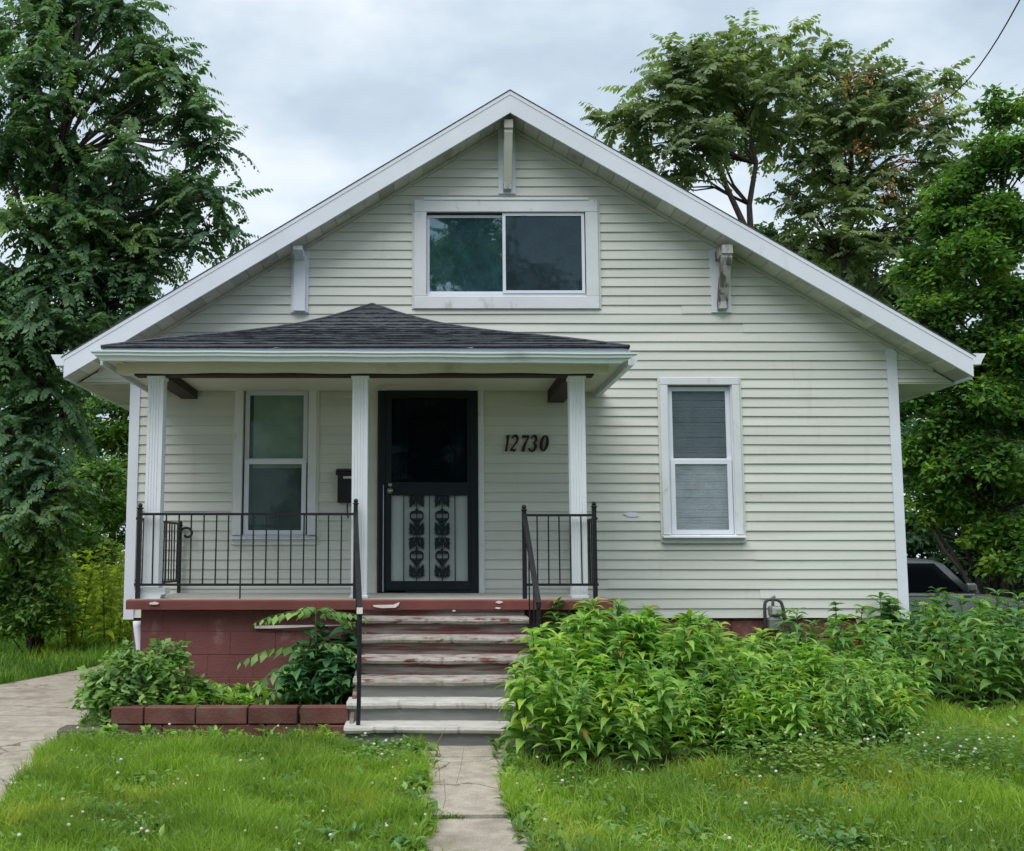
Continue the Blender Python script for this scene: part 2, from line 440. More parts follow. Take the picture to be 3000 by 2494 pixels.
for i, (y0, y1) in enumerate([(-3.80, -3.40), (-5.36, -3.83), (-6.75, -5.40), (-8.2, -6.79)]):
    m = MB(); x0, x1 = -.16, .66 + .02 * i; t = [.02, .026, .018, .02][i]
    za, zb = float(gz(0, y0)) + t, float(gz(0, y1)) + t
    m.add([(x0, y0, za), (x1, y0, za + .004), (x1, y1, zb), (x0, y1, zb - .003), (x0, y0, -.2), (x1, y0, -.2), (x1, y1, -.2), (x0, y1, -.2)],
          [(0, 1, 2, 3), (0, 4, 5, 1), (1, 5, 6, 2), (2, 6, 7, 3), (3, 7, 4, 0)])
    outward(m.build('concrete_slab', 'concrete', walk))

# ------------------------------------------------------------------ the house
XL, XR, ZB, YB = -3.10, 4.95, .835, 8.6
RX = .880                                      # ridge
TL, TR = (-3.725, 3.510), (5.61, 3.522)        # rake ends (top)
AP = 6.357
SLL = (AP - TL[1]) / (RX - TL[0]); SLR = (AP - TR[1]) / (TR[0] - RX)
FH, OV = .242, .36                             # fascia height, overhang
ZS = 3.295                                     # level of the boxed eave


def rake(x, z=AP): return z - (SLL * (RX - x) if x < RX else SLR * (x - RX))
def rake_x(z, side, top=AP - FH - .012): return RX - (top - z) / SLL if side < 0 else RX + (top - z) / SLR


house = thing('bungalow', 'cream clapboard bungalow with a wide white gable and a front porch', 'house', (RX, 0, 0))
# foundation of painted blocks
fo = MB().box(XL + .05, XR - .05, .03, YB - .05, -.2, ZB + .02).build('foundation', 'mortar', house)
proto = MB().cbox(-.195, .195, 0, .05, 0, .19, .006).build('block', 'redpaint'); proto.parent = fo
bx = []
for r in range(4):
    x = XL + .05 + .2 - (.2 if r % 2 else 0)
    while x < XR - .2:
        bx.append((max(x, XL + .26), r)); x += .4
first = True
for x, r in bx:
    o = proto if first else proto.copy()
    if not first: COL.objects.link(o)
    first = False
    o.location = (x - RX, .012, .035 + .2 * r)
# inner core
co = MB()
co.box(XL + .03, XR - .03, .30, YB - .03, ZB, ZS + .02)
co.prism([(rake_x(ZS + .03, -1) + .35, ZS + .03), (rake_x(ZS + .03, 1) - .35, ZS + .03), (RX, AP - FH - .2)], 'y', .30, YB - .03)
co.build('inner_wall', 'dark', house)

OPEN = [(-.12, 1.825, 4.09, 5.27), (2.475, 3.29, 1.64, 3.33), (-2.0, -1.17, 1.63, 3.30), (-.60, .58, .9, 3.31)]
C = .1
PROF = [(-.022, 0), (-.006, 1), (.004, 1), (.004, 0)]


def board(x0a, x0b, x1a, x1b, z0, z1, axis='y', s=-1, off=0.0):
    m = MB(); vs = []; n = max(1, int(abs(x1a - x0a) / .5)); ph = rnd.uniform(0, 6); dz = rnd.uniform(-.002, .002)
    for k in range(n + 1):
        t = k / n; xa, xb = x0a + (x1a - x0a) * t, x0b + (x1b - x0b) * t
        wv = .0016 * math.sin(xa * 1.9 + ph) + dz; bow = .0022 * math.sin(xa * 1.3 + ph * 2)
        for d, kk in PROF:
            xx = xa + (xb - xa) * kk; zz = z0 + (z1 + .007 - z0) * kk + wv * (1 - kk)
            dd = d + (bow if d < 0 else 0)
            vs.append((xx, off + (dd if s < 0 else -dd), zz) if axis == 'y' else (off + (dd if s < 0 else -dd), xx, zz))
    fs = []
    for k in range(n):
        for q_ in range(4): fs.append((4 * k + q_, 4 * k + 4 + q_, 4 * k + 4 + (q_ + 1) % 4, 4 * k + (q_ + 1) % 4))
    fs += [(0, 1, 2, 3), (4 * n + 3, 4 * n + 2, 4 * n + 1, 4 * n)]
    m.add(vs, fs)
    return m


z = ZB; i = 0
while z < AP - FH - .05:
    z1 = z + C
    zc = (z + z1) / 2
    if zc > ZS:
        e0, e1 = (rake_x(max(z, ZS), -1), rake_x(z1, -1)), (rake_x(max(z, ZS), 1), rake_x(z1, 1))
        z0 = z
        if z < ZS: e0, e1 = (XL, XL), (XR, XR)
        if e0[1] > e1[1]: e0 = (e0[0], RX); e1 = (e1[0], RX)
    else:
        e0, e1, z0 = (XL, XL), (XR, XR), z
    segs = [[e0, e1]]
    for (a, b, c, d) in OPEN:
        if c < zc < d:
            ns = []
            for s0, s1 in segs:
                if s0[0] < a and s1[0] > b: ns += [[s0, (a, a)], [(b, b), s1]]
                else: ns.append([s0, s1])
            segs = ns
    if z < ZS < z1:
        for sg, xc in ((-1, XL), (1, XR)):
            o0, o1 = (rake_x(ZS, sg), rake_x(z1, sg)), (xc, xc)
            if sg > 0: o0, o1 = o1, o0
            board(o0[0], o0[1], o1[0], o1[1], ZS, z1).build('siding_board', 'siding', house)
    for s0, s1 in segs:
        if s1[0] - s0[0] > 3.9:                 # a lap joint where two lengths meet
            xm = rnd.uniform(s0[0] + 1.2, s1[0] - 1.2)
            board(s0[0], s0[1], xm, xm, z0, z1).build('siding_board', 'siding', house)
            board(xm - .02, xm - .02, s1[0], s1[1], z0, z1, off=-.0025).build('siding_board', 'siding', house)
        else:
            board(s0[0], s0[1], s1[0], s1[1], z0, z1).build('siding_board', 'siding', house)
    if zc < ZS + .25:
        for xs, sg in ((XL, -1), (XR, 1)):
            board(.06, .06, YB - .05, YB - .05, z0, z1, 'x', sg, xs).build('siding_board', 'siding', house)
    z = z1; i += 1
MB().box(XL, XR, YB - .02, YB, ZB, ZS).build('rear_wall', 'siding', house)
MB().prism([(rake_x(ZS, -1), ZS), (rake_x(ZS, 1), ZS), (RX, AP - FH - .02)], 'y', YB - .02, YB).build('rear_gable', 'siding', house)
for x0, x1, s in ((XL - .03, XL + .075, -1), (XR - .075, XR + .03, 1)):
    top = rake(x0 if s < 0 else x1, AP - FH) - .01
    m = MB().box(x0, x1, -.034, -.002, ZB - .015, top)
    xx = x0 if s < 0 else x1 - .03
    m.box(xx, xx + .03, 0, .09, ZB - .015, ZS)
    m.build('corner_board', 'white', house)

# roof
rf = MB()
th = .05
for s, T in ((-1, TL), (1, TR)):
    k = SLL if s < 0 else SLR
    ex = T[0] + s * .03; ez = T[1] - k * .03 + .010
    rf.add([(RX, -OV - .040, AP + .010), (ex, -OV - .040, ez), (ex, YB + .5, ez), (RX, YB + .5, AP + .010),
            (RX, -OV - .040, AP), (ex, -OV - .040, ez - .010), (ex, YB + .5, ez - .010), (RX, YB + .5, AP)],
           [(0, 1, 2, 3), (4, 7, 6, 5), (0, 4, 5, 1), (1, 5, 6, 2), (2, 6, 7, 3)])
roof = outward(rf.build('roof', 'shingle', house))
for s, T in ((-1, TL), (1, TR)):
    m = MB()
    pl = [(RX, AP - .002), (T[0], T[1] - .002), (T[0] + s * -.0, T[1] - FH * .93), (RX, AP - FH)]
    m.prism(pl, 'y', -OV - .03, -OV); outward(m.build('fascia_board', 'white', house))
    m = MB(); m.prism([(RX, AP - .003), (T[0], T[1] - .003), (T[0], T[1] - .042), (RX, AP - .045)], 'y', -OV - .035, -OV - .0305)
    outward(m.build('drip_edge', 'white', roof))
    # rear verge
    m = MB(); m.prism([(RX, AP - .002), (T[0], T[1] - .002), (T[0], T[1] - FH), (RX, AP - FH)], 'y', YB + .42, YB + .45); outward(m.build('fascia_board', 'white', house))
    # soffit panels under the verge
    L = abs(T[0] - RX); n = 30
    for j in range(n):
        xa, xb = RX + s * (L * j / n + .003), RX + s * (L * (j + 1) / n - .003)
        m = MB(); za, zb = rake(xa, AP - FH) + .012, rake(xb, AP - FH) + .012
        dz = rnd.uniform(-.004, .004)
        m.add([(xa, -OV, za + dz), (xb, -OV, zb + dz), (xb, .0, zb), (xa, .0, za), (xa, -OV, za + .012 + dz), (xb, -OV, zb + .012 + dz), (xb, .0, zb + .012), (xa, .0, za + .012)],
              [(0, 1, 2, 3), (4, 7, 6, 5), (0, 4, 5, 1), (1, 5, 6, 2), (2, 6, 7, 3), (3, 7, 4, 0)])
        outward(m.build('soffit_panel', 'soffit', house))
    MB().prism([(RX, AP - FH + .026), (RX + s * L, T[1] - FH + .026), (RX + s * L, T[1] - FH + .03), (RX, AP - FH + .03)], 'y', -OV + .01, YB + .4).build('deck', 'soffit', roof)
    # frieze along the top of the gable wall
    m = MB(); m.prism([(RX, AP - FH + .008), (RX + s * (L - .25), rake(RX + s * (L - .25), AP - FH) + .008), (RX + s * (L - .25), rake(RX + s * (L - .25), AP - FH) - .03), (RX, AP - FH - .032)], 'y', -.034, -.020)
    outward(m.build('frieze', 'soffit', house))
    # boxed eave: level soffit, side fascia and gutter
    xi, xo = (XL, T[0] + .02) if s < 0 else (XR, T[0] - .02)
    nn = 16
    for j in range(nn):
        ya, yb2 = -.02 + (YB + .3) * j / nn + .003, -.02 + (YB + .3) * (j + 1) / nn - .003
        MB().box(min(xi, xo), max(xi, xo), ya, yb2, ZS - .016, ZS - .002).build('soffit_panel', 'soffit', house)
    MB().box(min(xo, T[0]), max(xo, T[0]), -OV + .005, YB + .4, ZS - .02, T[1] - .01).build('fascia_board', 'white', house)
    gy0 = -OV - .03; zt = T[1] + .0
    pr = [(0, -.115), (.075, -.115), (.10, -.06), (.115, -.045), (.135, 0), (.128, 0), (.105, -.05), (.07, -.105), (.006, -.105), (.006, 0), (0, 0)]
    m = MB(); m.prism([(T[0] + s * a, zt + b + .015) for a, b in pr], 'y', gy0, YB + .4)
    m.prism([(T[0] + s * a, zt + b + .015) for a, b in [(0, -.115), (.075, -.115), (.10, -.06), (.135, 0), (0, 0)]], 'y', gy0 - .004, gy0)
    outward(m.build('gutter', 'white', house))
pd = [W(400, 1822, -.02), W(412, 1935, -.02)]
m = MB().tube([(pd[0][0] + .01, -.03, ZB - .03), (pd[0][0] + .012, -.032, ZB - .08), (pd[1][0], -.04, .5), (pd[1][0], -.05, .08)], [.045, .042, .040, .040], 12)
m.build('downspout', 'white', house, True)


# knee brackets
def bracket(x, zb, zt, m1, boxed=False, wd=.062):
    br = MB().box(x - wd - .03, x + wd + .03, -.040, -.006, zb, zt + .02).build('bracket', 'white' if not boxed else m1, house)
    if boxed:
        MB().box(x - wd, x + wd, -.085, -.040, zb + .01, zt - .02).build('cover_board', m1, br)
        MB().prism([(-.086, zt - .10), (-.086, zt - .02), (-.30, zt - .0), (-.30, zt - .04)], 'x', x - wd * .8, x + wd * .8).build('strut', m1, br)
        return
    MB().prism([(-.04, zt - .11), (-.04, zt - .01), (-.34, zt - .01), (-.34, zt - .10)], 'x', x - wd * .75, x + wd * .75).build('beam', m1, br)
    MB().prism([(-.042, zb + .10), (-.10, zb + .09), (-.32, zt - .14), (-.32, zt - .10), (-.24, zt - .11)], 'x', x - wd * .70, x + wd * .70).build('strut', m1, br)
    MB().prism([(-.042, zb + .02), (-.11, zb + .03), (-.11, zb + .10), (-.042, zb + .13)], 'x', x - wd * .66, x + wd * .66).build('foot', 'weathered', br)


bracket(.867, 5.35, 6.07, 'soffit')
bracket(-1.353, 4.045, 4.70, 'white', True)
bracket(3.14, 4.045, 4.71, 'weathered', False, .075)


# windows
def window(x0, x1, z0, z1, tw, sill=False):
    """the casing boards stand on the wall, the sash sits inside a liner"""
    wn = MB()
    a, b, c, d = x0 + tw, x1 - tw, z0 + tw, z1 - tw
    wn.box(a - .02, a, -.02, .28, c - .02, d + .02).box(b, b + .02, -.02, .28, c - .02, d + .02).box(a, b, -.02, .28, c - .02, c).box(a, b, -.02, .28, d, d + .02)
    win = wn.build('window', 'trim', house)
    MB().box(a - .02, b + .02, .28, .295, c - .02, d + .02).build('room', 'dark', win)  # dark sheet standing for the unlit room behind
    for bb in ((x0, x1, d, z1, -.046), (x0, a, c, d, -.044), (b, x1, c, d, -.044)) + (() if sill else ((x0, x1, z0, c, -.046),)):
        MB().cbox(bb[0], bb[1], bb[4], -.003, bb[2], bb[3], .005).build('casing_board', 'trim', win)
    if sill:
        MB().prism([(-.10, z0 + .045), (-.10, z0 + .06), (-.003, c), (-.003, z0 + .045)], 'x', x0 - .01, x1 + .01).build('sill', 'trim', win)
        MB().cbox(x0 + .0, x1 - .0, -.05, -.003, z0 - .01, z0 + .043, .005).build('apron', 'trim', win)
    for xa in (x0 - .022, x1):
        MB().box(xa, xa + .022, -.030, -.003, z0, z1).build('siding_channel', 'siding', win)
    return win, a, b, c, d


def sash(win, a, b, c, d, y, t, pm, name='sash', mm='white'):
    m = MB().box(a, b, y, y + .03, d - t, d).box(a, b, y, y + .03, c, c + t).box(a, a + t, y, y + .03, c + t, d - t).box(b - t, b, y, y + .03, c + t, d - t)
    s = m.build(name, mm, win)
    MB().box(a + t, b - t, y + .012, y + .018, c + t, d - t).build('pane', pm, s)
    return s


# gable slider
win, a, b, c, d = window(-.136, 1.84, 4.085, 5.28, .135)
MB().box(-.03, 1.74, -.058, -.003, 5.275, 5.30).build('head_flashing', 'white', win)
mx_ = W(1480, 750, 0)[0]
MB().box(a, b, -.012, .05, c, c + .035).build('track', 'white', win)
sash(win, a + .004, mx_ + .02, c + .036, d - .02, .012, .028, 'g_mirror')
sash(win, mx_ - .028, b - .01, c + .036, d - .004, -.022, .032, 'g_screen')
MB().box(a, mx_, .0, .05, d - .018, d - .002).build('head_track', 'brown', win)
# right hand double hung
win, a, b, c, d = window(2.46, 3.30, 1.61, 3.345, .055 + .025, True)
c0 = 2.465
sash(win, a + .012, b - .012, c0 - .02, d - .012, .02, .046, 'g_half')
sash(win, a + .018, b - .018, c + .004, c0 + .012, -.012, .048, 'g_clear')
MB().box(a, a + .012, -.02, .05, c, d).box(b - .012, b, -.02, .05, c, d).build('jamb_liner', 'white', win)
sl_ = MB().add([(a + .05, .075, 0), (b - .05, .075, 0), (b - .05, .083, .024), (a + .05, .083, .024), (a + .05, .077, -.001), (b - .05, .077, -.001), (b - .05, .085, .023), (a + .05, .085, .023)],
               [(0, 1, 2, 3), (4, 7, 6, 5), (0, 4, 5, 1), (2, 6, 7, 3)])
pr = sl_.build('blind_slat', 'slat', win)
k = 0; zz = c + .05
while zz < d - .04:
    o = pr if k == 0 else pr.copy()
    if k: COL.objects.link(o)
    o.location = (rnd.uniform(-.003, .003), 0, zz); o.rotation_euler = (0, rnd.uniform(-.004, .004), 0); zz += .0265; k += 1
# the porch window
win, a, b, c, d = window(-2.02, -1.155, 1.595, 3.31, .07 + .02, True)
sash(win, a + .012, b - .012, c0 - .02, d - .012, .02, .046, 'g_porch')
sash(win, a + .018, b - .018, c + .004, c0 + .012, -.012, .048, 'g_porch')
MB().box(a + .09, b - .03, .09, .094, c0 - .07, d - .02).build('roller_shade', 'shade', win)
MB().box(a + .095, b - .035, .10, .103, c + .02, c0 - .06).build('curtain', mat('dark curtain', (.05, .075, .08), .9, .25, 4, (6, 1, .4)), win)

# ------------------------------------------------------------------ security door
dx0, dx1, dz0, dz1 = -.512, .536, 1.105, 3.293
MB().box(-.615, dx0 - .004, -.036, -.002, 1.085, 3.33).build('door_casing', 'siding', house)
MB().box(dx1 + .004, .60, -.040, -.002, 1.085, 3.33).build('door_casing', 'trim', house)
MB().box(dx0 - .004, dx1 + .004, -.036, -.002, dz1 + .004, 3.345).build('door_casing', 'trim', house)
dr = MB()
fw = .085
dr.box(dx0, dx0 + fw, -.055, .0, dz0, dz1).box(dx1 - fw, dx1, -.055, .0, dz0, dz1).box(dx0 + fw, dx1 - fw, -.055, .0, dz1 - .07, dz1)
door = dr.build('security_door', 'doorblack', house)
MB().box(dx0 - .003, dx0 + .018, -.062, -.0555, dz0, dz1 - .1).build('hinge_strip', 'brown', door)
MB().box(dx0 + .058, dx0 + .064, -.060, -.0555, dz0 + .0, dz0 + 1.1).build('weather_strip', 'white', door)
px0, px1, pz0, pz1 = -.368, .425, 1.214, 2.096
lz0, lz1, tz1 = 2.075, 2.235, 3.12
fr = MB()
ix0, ix1 = dx0 + fw + .003, dx1 - fw - .003
fr.box(ix0, px0, -.07, -.03, dz0 + .02, dz1 - .074).box(px1, ix1, -.07, -.03, dz0 + .02, dz1 - .074)
fr.box(px0, px1, -.07, -.03, dz0 + .02, pz0).box(px0, px1, -.07, -.03, lz0 + .02, lz1).box(px0, px1, -.07, -.03, tz1, dz1 - .074)
leaf = fr.build('door_leaf', 'doorblack', door)
MB().box(px0, px1, -.034, -.030, pz0, lz0 + .02).build('storm_panel', 'doorpanel', leaf)
MB().box(px0, px1, -.040, -.034, lz1, tz1).build('pane', 'g_door', leaf)
MB().box(ix0, ix1, .10, .14, dz0, dz1 - .07).build('inner_door', mat('inner door', (.17, .21, .22), .5, .1, 3), door)
MB().box(px0 + .17, px1 - .17, .085, .099, 2.3, 3.05).build('inner_pane', 'dark', door)
MB().box(dx0, dx1, .0, .28, dz1 - .002, dz1 + .02).box(dx0 - .02, dx0, -.0, .28, dz0, dz1).box(dx1, dx1 + .02, .0, .28, dz0, dz1).build('door_jamb', 'brown', door)
MB().box(dx0, dx1, .28, .295, dz0 - .02, dz1 + .02).build('hall', 'dark', door)  # dark sheet standing for the unlit hall behind
MB().box(dx0 + .30, dx1 - .02, -.11, -.01, 1.086, 1.118).build('threshold', 'doorblack', door)
# grille bars, three above and five below
for zz0, zz1 in ((pz0, lz0 + .02), (lz1, tz1)):
    up_ = zz0 > 2
    for t in (.165, .333, .50, .667, .835):
        xx = px0 + (px1 - px0) * t
        MB().box(xx - .005, xx + .005, -.030 if up_ else -.064, -.020 if up_ else -.050, zz0, zz1).build('grille_bar', 'doorblack', leaf)
for zz in (lz1 - .02, lz0 + .035):
    MB().box(px0 - .02, px1 + .02, -.082, -.0705, zz - .012, zz + .012).build('rail_bar', 'doorblack', leaf)


def ornament(cx, zc, kind):
    m = MB()
    y0, y1 = -.068, -.048
    if kind == 'ring':
        for k in range(16):
            a0, a1 = 2 * math.pi * k / 16, 2 * math.pi * (k + 1) / 16
            def P(a, r): 
                return (cx + (.066 + r) * max(-1, min(1, 1.15 * math.cos(a))), zc + (.048 + r) * max(-1, min(1, 1.2 * math.sin(a))))
            m.prism([P(a0, -.008), P(a1, -.008), P(a1, .006), P(a0, .006)], 'y', y0, y1)
        m.prism([(cx - .06, zc + .022), (cx + .06, zc + .022), (cx + .06, zc + .036), (cx - .06, zc + .036)], 'y', y0 - .002, y1 - .002)
        m.prism([(cx - .06, zc - .036), (cx + .06, zc - .036), (cx + .06, zc - .024), (cx - .06, zc - .024)], 'y', y0 - .002, y1 - .002)
        for sg in (-1, 1):
            m.prism([(cx, zc - .105), (cx + sg * .012, zc - .105), (cx + sg * .05, zc - .05), (cx + sg * .036, zc - .046)], 'y', y0 + .001, y1 + .001)
        m.ball((cx, -.060, zc - .062), .017, 8, (1, .5, 1)); m.ball((cx, -.060, zc + .062), .017, 8, (1, .5, 1))
    else:
        up = 1 if kind == 'up' else -1
        for sg in (-1, 1):
            for (ax, az, ln, wd, an) in ((.016, -.075, .13, .012, 84), (.044, -.075, .13, .012, 74), (.030, -.02, .105, .012, 60), (.018, .0, .085, .010, 38), (.074, -.075, .12, .010, 82), (.060, -.01, .07, .010, 66), (.030, -.075, .10, .010, 50), (.055, -.06, .05, .009, 20)):
                a = R(an); dx, dz = math.cos(a), math.sin(a) * up
                bx_, bz_ = cx + sg * ax * .8, zc + az * up
                pts = []
                for s_, w_ in ((0, .15), (.18, .9), (.26, .55), (.42, 1), (.5, .6), (.66, .85), (.74, .4), (1, 0)):
                    pts.append((s_, w_))
                L_ = [(bx_ + sg * (dx * s_ * ln - dz * up * w_ * wd), bz_ + dz * s_ * ln + up * dx * w_ * wd) for s_, w_ in pts]
                R_ = [(bx_ + sg * (dx * s_ * ln + dz * up * w_ * wd), bz_ + dz * s_ * ln - up * dx * w_ * wd) for s_, w_ in pts]
                hw = .092
                poly = [(max(cx - hw, min(cx + hw, p)), q_) for p, q_ in L_ + R_[::-1][1:]]
                m.prism(poly, 'y', y0 + .0007 * an / 10, y1)
    return m


h = pz1 - pz0
for cx in (px0 + (px1 - px0) * .333, px0 + (px1 - px0) * .667):
    for t, kd in ((.925, 'down'), (.760, 'ring'), (.615, 'up'), (.43, 'down'), (.29, 'ring'), (.125, 'up')):
        outward(ornament(cx, pz0 + h * t, kd).build('scroll_ornament', 'doorblack', leaf))
        up_o = outward(ornament(cx, lz1 + .01 + h * t, kd).build('scroll_ornament', 'doorblack', leaf)); up_o.location.y = .036
MB().box(px0 + .0, px1, -.076, -.0705, lz0 + .05, lz0 + .13).build('lock_plate', 'doorblack', leaf)
for zz, r in ((2.235 - .03, .020), (2.145, .028)):
    MB().tube([(px0 - .012, -.07, zz), (px0 - .012, -.085, zz), (px0 - .012, -.10, zz), (px0 - .012, -.115, zz)], [r * 1.1, r * 1.1, r * .6, r], 14).build('lock_knob', 'steel', leaf, True)


# house number
def ribbon(m, pts, wid, y0, y1):
    P = np.array(pts, float); n = len(P)
    L = []; Rr = []
    for i in range(n):
        t = P[min(i + 1, n - 1)] - P[max(i - 1, 0)]; t /= np.linalg.norm(t) + 1e-9
        nn = np.array((-t[1], t[0]))
        L.append(P[i] + nn * wid[i] / 2); Rr.append(P[i] - nn * wid[i] / 2)
    vs = [(p[0], y, p[1]) for y in (y0, y1) for p in L + Rr]
    fs = []
    for i in range(n - 1):
        fs += [(i, i + 1, n + i + 1, n + i), (2 * n + i, 3 * n + i, 3 * n + i + 1, 2 * n + i + 1),
               (i, 2 * n + i, 2 * n + i + 1, i + 1), (n + i, n + i + 1, 3 * n + i + 1, 3 * n + i)]
    fs += [(0, n, 3 * n, 2 * n), (n - 1, 3 * n - 1, 4 * n - 1, 2 * n - 1)]
    m.add(vs, fs)


def arc(cx, cz, rx, rz, a0, a1, n=12): return [(cx + rx * math.cos(R(a0 + (a1 - a0) * i / n)), cz + rz * math.sin(R(a0 + (a1 - a0) * i / n))) for i in range(n + 1)]
def wob(n, lo, hi, ph=0): return [lo + (hi - lo) * abs(math.sin(math.pi * (i / (n - 1) + ph))) for i in range(n)]


GL = {
    '1': [([(.30, 1), (.30, .66), (.30, .33), (.30, 0)], [.13] * 4), ([(.14, .84), (.22, .9), (.30, .98)], [.05, .08, .1])],
    '2': [(arc(.30, .72, .22, .26, 160, -30, 12) + [(.30, .33), (.10, .07)], [.09] * 3 + [.1, .12, .15, .16, .16, .16, .15, .14, .13, .12, .10, .08]), ([(.06, .06), (.22, .10), (.40, .04), (.54, .14)], [.07, .15, .15, .06])],
    '7': [([(.06, .82), (.10, .95), (.30, .90), (.56, .97)], [.06, .13, .16, .10]), ([(.55, .95), (.40, .62), (.29, .30), (.25, 0)], [.06, .12, .17, .2])],
    '3': [(arc(.28, .74, .20, .23, 160, -90, 12), [.08] * 3 + [.12, .15, .16, .16, .16, .15, .13, .1, .09, .07]), (arc(.27, .27, .25, .25, 90, -165, 14), [.07, .08, .1, .13, .16, .17, .17, .17, .16, .14, .12, .1, .11, .12, .1])],
    '0': [(arc(.30, .5, .23, .46, 0, 360, 24), [.07 + .12 * abs(math.cos(2 * math.pi * i / 24)) for i in range(25)])],
}
sz = .170
for ch, u in zip('12730', (1480, 1500, 1531, 1556, 1588)):
    m = MB(); x0, _ = W(u - 10, 1300, 0); zb = 2.560
    for kk, (pts, wd) in enumerate(GL[ch]):
        pp = [(x0 + p[0] * sz * .80 + p[1] * sz * .16, zb + p[1] * sz) for p in pts]
        ribbon(m, pp, [q_ * sz * 1.0 for q_ in wd], -.048 - .001 * kk, -.028)
    outward(m.build('house_digit', 'brass', house))
m = MB().tube([(-.75, -.03, 3.14), (-.64, -.03, 3.14), (-.62, -.03, 3.14)], .012, 8); m.build('conduit', 'cream', house, True)

# ------------------------------------------------------------------ porch
PF = -1.80                                    # front of the slab
FZ = 1.085
porch = thing('front_porch', 'raised porch with white posts, dark hipped roof and red painted block base', 'porch', (-.5, -.9, 0))
# slab with a wavy worn edge
m = MB(); xs = np.linspace(-2.64, 1.64, 60)
vs = []
for x in xs:
    j = .006 * math.sin(x * 5) + rnd.uniform(-.004, .004)
    vs += [(x, PF + j, FZ - .085), (x, PF + j - .004, FZ - .012), (x, PF + .014 + j, FZ), (x, -.03, FZ), (x, -.03, FZ - .085)]
fs = []
for i in range(59):
    for k in range(5): fs.append((i * 5 + k, i * 5 + (k + 1) % 5, i * 5 + 5 + (k + 1) % 5, i * 5 + 5 + k))
fs += [(0, 1, 2, 3, 4), tuple(range(59 * 5 + 4, 59 * 5 - 1, -1))]
m.add(vs, fs); slab = outward(m.build('slab', 'redslab', porch))
MB().box(-2.60, 1.60, PF + .03, -.032, FZ + .001, FZ + .006).build('floor', 'floor', slab)
x, zz = W(1132, 1776, PF - .02)
m = MB(); m.prism([(x - .12, zz + .008), (x + .06, zz + .012), (x + .115, zz + .035), (x + .11, zz + .01), (x + .08, zz - .014), (x - .04, zz - .018), (x - .11, zz - .006)], 'y', PF - .022, PF - .006)
outward(m.build('paint_flake', 'flake', slab))
for u, v, wd in ((450, 1768, .05), (1462, 1765, .04), (1460, 1782, .03), (1330, 1790, .02)):
    x, zz = W(u, v, PF - .02); m = MB()
    m.prism([(x + wd * math.cos(a) * rnd.uniform(.5, 1), zz + .4 * wd * math.sin(a) * rnd.uniform(.5, 1)) for a in [k * .7 for k in range(9)]], 'y', PF - .0145, PF - .004)
    outward(m.build('paint_flake', 'flake', slab))
# block base
bw = MB().box(-2.52, 1.52, PF + .1412, -.06, 0, FZ - .088).build('block_base', 'mortar', porch)
p0 = MB().cbox(-.1985, .1985, -.004, .05, 0, .1975, .003).build('block', 'redpaint'); p0.parent = bw
first = True
for r in range(5):
    x = -2.34 + (0 if r % 2 else -.2)
    while x < 1.5:
        o = p0 if first else p0.copy()
        if not first: COL.objects.link(o)
        first = False
        ww = 1.0
        cx = x
        if x < -2.35: ww = .5; cx = -2.44
        o.scale = (ww, 1, 1)
        o.location = (cx + .5, PF + .142 + rnd.uniform(-.002, .002) + .9, .0 + .2 * r)
        x += .4
for sx in (-2.522, 1.522):
    for r in range(5):
        for k in range(4):
            m = MB().cbox(sx - .02, sx + .02, -.24 - .4 * k - (.2 if r % 2 else 0), .15 - .4 * k - (.2 if r % 2 else 0) if k else -.07, .2 * r, .2 * r + .193, .004)
            if -.24 - .4 * k - (.2 if r % 2 else 0) > PF + .14: m.build('block', 'redpaint', bw)


# fluted posts
def post(x, y, z0, z1, hw=.070):
    prof = []
    n = 4
    for (ax, ay, bx_, by) in ((-1, -1, 1, -1), (1, -1, 1, 1), (1, 1, -1, 1), (-1, 1, -1, -1)):
        nx, ny = (0, -1) if ay == by == -1 else (1, 0) if ax == bx_ == 1 else (0, 1) if ay == by == 1 else (-1, 0)
        tx, ty = (bx_ - ax) / 2, (by - ay) / 2
        prof.append((x + hw * ax, y + hw * ay))
        for k in range(n):
            c_ = -.72 + 1.44 * (k + .5) / n
            for d_, dep in ((-.13, 0), (-.06, -.006), (.06, -.006), (.13, 0)):
                t = c_ + d_
                px_ = x + hw * (nx + tx * t) + nx * dep; py_ = y + hw * (ny + ty * t) + ny * dep
                prof.append((px_, py_))
    p = outward(MB().prism(prof, 'z', z0, z1).build('post', 'post', porch))
    MB().cbox(x - hw - .012, x + hw + .012, y - hw - .012, y + hw + .012, z1 - .03, z1 + .0, .006).build('capital', 'post', p)
    MB().cbox(x - hw - .010, x + hw + .010, y - hw - .010, y + hw + .010, z0, z0 + .03, .006).build('plinth', 'post', p)
    return p


PY = -1.60
pl = post(-2.462, PY, FZ + .10, 3.097)
m = MB(); m.prism([(-2.60, FZ + .006), (-2.37, FZ + .006), (-2.36, FZ + .04), (-2.32, FZ + .05), (-2.325, FZ + .10), (-2.595, FZ + .098)], 'y', PY - .09, PY + .09)
outward(m.build('base_block', 'post', pl))
post(-.605, PY, FZ + .006, 3.097); post(1.367, PY, FZ + .006, 3.097)
